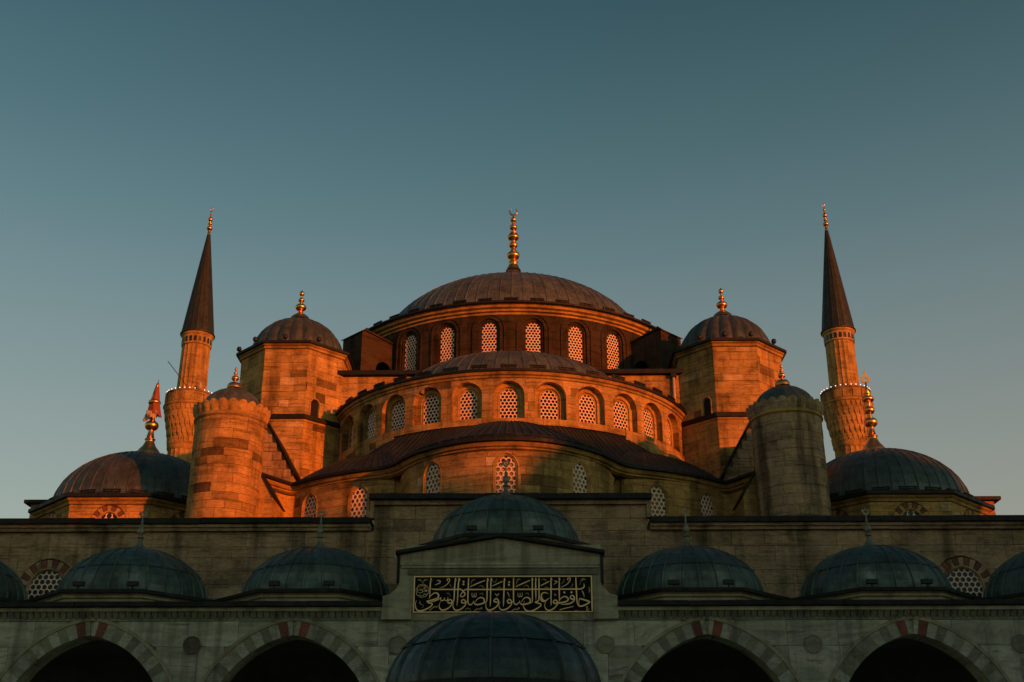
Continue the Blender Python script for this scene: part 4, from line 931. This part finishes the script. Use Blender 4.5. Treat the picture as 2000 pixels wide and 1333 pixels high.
LET = [
 (0, [(625,150,18),(612,300,38),(605,500,36),(600,660,26),(595,770,14)]), (0, [(625,150,14),(645,200,20),(660,245,6)]),
 (0, [(640,490,10),(720,515,38),(1000,520,42),(1400,522,42),(1600,520,42),(1690,590,42),(1745,670,38),(1710,735,34),(1640,755,32),(1597,730,26),(1640,640,26),(1725,545,30),(1790,522,40),(1950,523,42)]),
 (1, [(-20,525,42),(700,525,42),(1400,525,42),(2030,524,42)]), (2, [(0,522,42),(700,522,42),(1450,520,42),(1600,512,40),(1690,460,40),(1705,400,32),(1690,345,14)]),
 (0, [(570,820,12),(640,715,24),(740,640,36),(830,640,46),(890,705,46),(865,785,42),(780,830,42),(640,870,46),(505,905,46)]),
 (0, [(505,890,36),(560,940,46),(660,968,46),(690,1005,36),(640,1070,38),(520,1140,44),(380,1195,50),(260,1205,46),(180,1150,36),(142,1030,22),(150,940,14),(175,870,6)]),
 (0, [(630,915,20),(760,890,38),(880,840,38),(970,780,16)]), (0, [(975,775,14),(960,840,30),(1000,885,34),(1065,850,30),(1090,775,12)]), (0, [(1070,850,24),(1140,880,32),(1185,840,26),(1197,760,10)]),
 (0, [(1340,925,26),(1250,965,42),(1190,930,36),(1225,862,36),(1290,850,36),(1330,910,42),(1328,975,36),(1280,1060,32),(1180,1140,42),(1060,1185,46),(970,1160,40),(915,1070,26),(930,970,14),(965,900,6)]),
 (0, [(1425,150,18),(1415,300,42),(1400,550,40),(1395,800,36),(1380,895,30),(1330,935,24)]), (0, [(1425,150,14),(1445,200,22),(1463,250,6)]),
 (0, [(1545,150,18),(1530,300,42),(1515,550,36),(1505,850,30),(1490,1055,8)]), (0, [(1545,150,14),(1565,200,22),(1582,255,6)]),
 (0, [(1835,890,14),(1790,935,26),(1730,955,36),(1655,950,40),(1630,905,36),(1680,852,38),(1740,870,36),(1775,940,36),(1765,1010,30),(1700,1090,36),(1600,1165,42),(1480,1190,46),(1400,1150,36),(1360,1050,24),(1375,960,14),(1395,915,6)]),
 (0, [(1857,150,28),(1848,400,40),(1840,800,38),(1852,950,32),(1900,1012,38),(1960,1005,36),(2000,960,24),(2032,890,10)]),
 (0, [(820,228,20),(900,240,30),(935,272,28),(890,325,30),(760,375,14)]),
 (0, [(1200,250,14),(1145,225,24),(1180,168,24),(1235,190,28),(1222,275,28),(1150,360,26),(1050,430,20),(915,470,6)]),
 (0, [(860,1045,8),(840,1080,16),(790,1078,12),(740,1088,16),(610,1195,14)]),
 (1, [(-10,440,24),(240,325,36),(475,235,28)]),
 (1, [(112,885,10),(130,960,24),(200,1012,44),(330,995,46),(450,960,40),(530,915,22)]), (1, [(155,950,10),(220,850,24),(320,788,38),(420,808,42),(462,880,42),(430,955,30)]),
 (1, [(560,155,18),(550,300,42),(545,700,38),(540,880,30),(520,935,16)]), (1, [(560,155,14),(585,210,22),(603,265,6)]),
 (1, [(675,155,18),(668,300,40),(660,700,35),(655,950,32),(645,1080,6)]), (1, [(675,155,14),(700,210,20),(720,268,6)]),
 (1, [(905,935,24),(830,930,46),(772,908,36),(800,845,42),(860,825,42),(912,880,42),(912,980,40),(860,1070,38),(740,1155,44),(620,1190,50),(550,1160,36),(510,1060,24),(520,950,8)]),
 (1, [(800,660,18),(870,705,26),(940,660,20)]), (1, [(870,695,24),(876,765,6)]),
 (1, [(1108,155,18),(1100,300,38),(1090,700,38),(1082,950,32),(1075,1080,6)]), (1, [(1110,155,14),(1130,205,20),(1145,260,6)]),
 (1, [(715,415,20),(880,340,34),(1045,265,24)]),
 (1, [(1408,885,14),(1345,945,26),(1260,968,42),(1205,922,36),(1240,855,40),(1300,860,40),(1345,930,38),(1335,1010,30),(1260,1100,38),(1150,1165,44),(1040,1185,42),(970,1145,30),(935,1040,18),(975,915,6)]),
 (1, [(1408,155,28),(1405,400,38),(1405,850,36),(1425,970,32),(1480,1012,38),(1540,988,32),(1585,945,24),(1605,885,8)]),
 (1, [(1205,620,24),(1245,690,22),(1275,785,8)]),
 (1, [(1602,890,10),(1620,970,24),(1690,1012,40),(1820,995,44),(1930,965,40),(2010,930,24)]), (1, [(1655,945,10),(1720,840,24),(1820,785,38),(1910,810,42),(1948,880,40),(1920,955,28)]),
 (1, [(1475,440,22),(1700,340,36),(1945,235,26)]),
 (1, [(135,1215,14),(230,1150,16),(330,1152,18),(390,1125,16),(345,1105,10)]), (1, [(1340,1225,14),(1440,1160,16),(1540,1165,18),(1592,1125,16),(1550,1105,10)]),
 (2, [(10,155,22),(15,400,36),(15,850,34),(5,930,16)]), (2, [(15,160,14),(35,205,20),(52,255,6)]),
 (2, [(235,150,28),(235,400,38),(232,700,36),(225,850,34),(190,905,38),(110,940,44),(200,970,44),(288,1005,42),(265,1070,38),(130,1160,44),(0,1220,46),(-100,1232,46),(-200,1190,38),(-265,1100,24),(-275,1030,16),(-240,895,6)]),
 (2, [(125,155,18),(125,400,40),(130,700,34),(132,885,6)]), (2, [(125,155,14),(145,205,20),(160,255,6)]),
 (2, [(540,675,6),(460,640,28),(370,640,38),(310,700,42),(312,800,46),(370,885,52),(450,890,42),(580,790,8)]), (2, [(245,750,10),(290,870,32),(370,922,36),(450,905,22)]),
 (2, [(290,410,22),(430,340,34),(575,265,22)]),
 (2, [(625,150,20),(625,400,42),(622,700,38),(620,950,30),(615,1060,8)]), (2, [(630,150,14),(650,200,20),(668,250,6)]),
 (2, [(725,255,20),(815,275,26),(795,315,22),(715,375,14)]), (2, [(735,660,10),(752,718,22),(797,700,12)]),
 (2, [(850,950,26),(750,985,44),(690,940,36),(728,880,38),(790,885,38),(830,950,42),(820,1020,32),(740,1110,38),(620,1190,44),(520,1205,46),(450,1150,34),(410,1060,22),(430,960,14),(460,895,6)]),
 (2, [(890,150,20),(892,400,42),(890,700,38),(890,880,20)]), (2, [(895,150,14),(915,195,20),(930,240,6)]),
 (2, [(870,935,12),(930,830,28),(1020,770,40),(1110,770,44),(1178,840,44),(1130,910,42),(1000,950,46),(840,970,46)]),
 (2, [(1375,850,26),(1300,845,44),(1245,805,36),(1268,740,38),(1330,735,40),(1375,800,40),(1365,890,38),(1280,960,42),(1130,1005,40),(930,1010,14)]),
 (2, [(1435,140,30),(1440,400,40),(1450,700,38),(1465,950,34),(1530,1060,44),(1640,1060,48),(1780,1000,46),(1885,930,40)]), (2, [(1880,930,30),(1760,890,48),(1570,835,40),(1530,865,22),(1518,960,14),(1530,1095,14)]),
 (2, [(1630,580,24),(1675,670,24),(1700,785,6)]),
 (2, [(1205,240,14),(1160,212,24),(1198,162,24),(1250,182,28),(1238,262,28),(1150,360,26),(1050,420,20),(940,464,6)]),
 (2, [(890,1190,22),(1100,1130,26),(1345,1080,18)]), (2, [(1745,1120,10),(1780,1080,16),(1790,1112,16),(1760,1170,16),(1792,1205,18),(1845,1140,8)]),
]
for ox in (0, 1490): LET += [(1, [(55 + ox,640,12),(60 + ox,730,20),(92 + ox,772,22),(128 + ox,740,20),(125 + ox,645,12)]), (1, [(128 + ox,740,18),(168 + ox,768,22),(195 + ox,722,18),(190 + ox,630,10)])]
lm = MB()
for i_, (c, pts) in enumerate(LET): stroke(c, pts, lm, d=.010 + i_ * .00022)
for c, x, y in ((0,1692,275),(0,1690,357),(1,1262,292),(1,1255,378),(2,1055,628),(2,1287,625)): diamond(c, x, y, 40, lm)
lm.build('lettering', 'gold_paint', ip)
mm = MB()
stroke(0, [(358 + (205 + 8 * math.sin(8 * a)) * math.cos(a), 565 + (208 + 8 * math.sin(8 * a)) * math.sin(a), 12) for a in [i * math.pi / 16 for i in range(33)]], mm, 1, .0245)
for j_, p in enumerate(([(240,460,10),(330,400,12),(430,440,12),(360,520,12),(270,500,10)], [(420,390,10),(480,420,12),(440,500,12),(400,480,10)], [(200,470,12),(205,560,12),(230,620,12),(340,625,12),(360,560,10)],
          [(430,590,12),(440,530,10),(470,600,12),(480,530,10),(510,600,12),(500,520,10)], [(250,700,12),(330,730,14),(400,720,12),(420,650,10),(470,700,12),(520,650,10)], [(230,545,12),(330,540,12),(400,600,12)])): stroke(0, p, mm, 1, .025 + j_ * .0003)
mm.build('medallion', 'gold_paint', ip)
fm = MB()
LEAF = ((0, [(355,335,8),(330,262,20),(255,205,50),(180,222,4)]), (0, [(370,330,8),(390,255,26),(440,208,50),(545,205,4)]), (0, [(300,880,8),(285,930,34),(310,990,26),(385,1020,18),(400,1075,14),(355,1108,16)]),
      (0, [(1130,650,4),(1200,645,34),(1250,690,18),(1275,750,6)]), (0, [(1760,1200,14),(1790,1140,14),(1850,1130,34),(1930,1160,16),(1915,1230,14)]), (0, [(1255,340,10),(1265,390,24),(1290,430,12),(1370,465,6)]), (1, [(20,370,8),(45,260,34),(90,215,40),(170,215,4)]), (1, [(275,440,6),(330,405,22),(400,420,36),(440,490,6)]),
      (1, [(740,300,8),(820,265,26),(860,185,8)]), (1, [(1490,370,8),(1520,260,34),(1560,200,44),(1650,215,4)]), (1, [(1740,460,6),(1780,400,22),(1870,410,36),(1910,490,6)]), (1, [(850,480,6),(940,455,30),(1010,480,6)]), (1, [(290,690,8),(350,650,20),(400,660,28),(420,720,6)]), (1, [(1770,680,8),(1830,645,20),(1885,665,26),(1895,725,6)]),
      (2, [(310,240,6),(370,200,20),(440,215,34),(480,275,6)]), (2, [(960,350,10),(1040,270,26),(1050,180,6)]), (2, [(1565,380,20),(1590,290,14),(1660,205,66),(1775,215,4)]), (2, [(1860,430,6),(1870,560,50),(1865,650,10)]), (2, [(1370,1245,10),(1420,1215,46),(1520,1245,6)]), (2, [(1240,480,6),(1310,420,24),(1340,330,8)]), (2, [(400,470,6),(490,455,26),(545,478,6)]))
for j_, (c, p) in enumerate(LEAF): stroke(c, p, fm, 1, .004 + j_ * .0002)
fm.build('floral_sprigs', 'panel_leaf', ip)

# ================================================================== ablution fountain dome in the foreground
fo = thing('fountain_kiosk', 'dark lead dome of the courtyard fountain in the foreground, bottom centre', 'fountain', (.35, 27, 0))
FX, FY, FR = .2, 27.0, 2.32
fd = dome(fo, 'dome', FX, FY, 4.72, FR, 1.74, 18, 'lead_fountain', tiers=((0, 32), (32, 90)), seam=.055)
m = MB(); n = 48; ts = [-1, -.5, 0, .5, 1]; hw = math.pi / n; vs_ = []
for z, r, k_ in ((4.80, FR + .01, 0), (4.80, FR + .06, 0), (4.68, FR + .08, 1), (4.68, FR + .0, 1)):
    for t in ts: vs_.append(((r) * math.sin(t * hw), -r * math.cos(t * hw), z - (.07 * (1 - t * t) if k_ else 0)))
sme = m.add(vs_, [(j * 5 + i, (j + 1) * 5 + i, (j + 1) * 5 + i + 1, j * 5 + i + 1) for j in range(3) for i in range(4)]).mesh('scallop_trim', 'lead_edge')
for i in range(n): inst('scallop_trim', sme, fd, (FX, FY, 0), 2 * math.pi * i / n)
hexr = lambda prof, name, mat: MB().lathe(prof, 6, (FX, FY), R_(30), R_(30) + 2 * math.pi, None, False).build(name, mat, fo)
hexr([(2.3, 3.4), (2.6, 3.42), (2.62, 4.2), (2.75, 4.3), (2.8, 4.5), (2.2, 4.62)], 'entablature', 'marble')
for k in range(6):
    a = R_(30 + 60 * k); x, y = FX + 2.42 * math.sin(a), FY - 2.42 * math.cos(a)
    c = MB().lathe([(.26, 0), (.26, .2), (.17, .35), (.15, 2.9), (.26, 3.25), (.26, 3.42)], 14, (x, y)).build('column', 'marble_white', fo)
hexr([(2.0, 0), (2.0, 1.1), (1.8, 1.2), (.1, 1.25)], 'basin', 'marble')

# ================================================================== unseen trees added towards the sun to cast the shade
t_ = Vector((math.sin(SUN_AZ), -math.cos(SUN_AZ))); l_ = Vector((math.cos(SUN_AZ), math.sin(SUN_AZ))); TD = 60
def crown(s):  # treetop outline shaped to set where the shade edge falls
    pts = [(-80, 23), (10, 25.0), (22, 25.2), (26, 25.1), (28.0, 24.4), (29.5, 24.3), (31.0, 25.3), (32.5, 26.3), (36.3, 26.5), (37.6, 27.2), (39, 28.6), (41, 29.7), (46, 30.3), (48, 30.9), (50.4, 30.9), (52, 29.9), (53.5, 29.3), (57, 27.8), (59.5, 25), (70, 23), (120, 22)]
    for (a, b), (c, d) in zip(pts[:-1], pts[1:]):
        if a <= s <= c: return b + (d - b) * (s - a) / (c - a)
    return 22
tm = MB(); s = -70
while s < 112:
    H = crown(s); H -= random.uniform(0, .7); td = TD + random.uniform(-1.5, 1.5)
    z = H - 1.3
    while z > 2:
        rr = random.uniform(1.3, 1.9); p = t_ * td + l_ * (s + random.uniform(-.4, .4))
        pr = [(max(.02, rr * math.cos(R_(a)) * random.uniform(.85, 1.12)), z + 1.3 * math.sin(R_(a))) for a in (-90, -45, 0, 45, 90)]
        tm.lathe(pr, 7, (p.x, p.y)); z -= random.uniform(1.4, 2.0)
    for _ in range(26):
        zz = H - abs(random.gauss(0, 2.4)) + .35; p = t_ * (td + random.uniform(-2, 2)) + l_ * (s + random.uniform(-1.4, 1.4)); q = random.uniform(.18, .38)
        a = random.uniform(0, 6.28); dx, dy = math.cos(a) * q, math.sin(a) * q
        tm.add([(p.x - dx, p.y - dy, zz - q), (p.x + dx, p.y + dy, zz - q * .4), (p.x + dx * .6, p.y + dy * .6, zz + q), (p.x - dx, p.y - dy, zz + q * .5)], [(0, 1, 2, 3)])
    s += 1.3
tr = tm.build('added_shade_trees', 'foliage'); stuff(tr); tag(tr, 'added belt of tall trees out of view behind the viewer, casting the shade', 'trees')
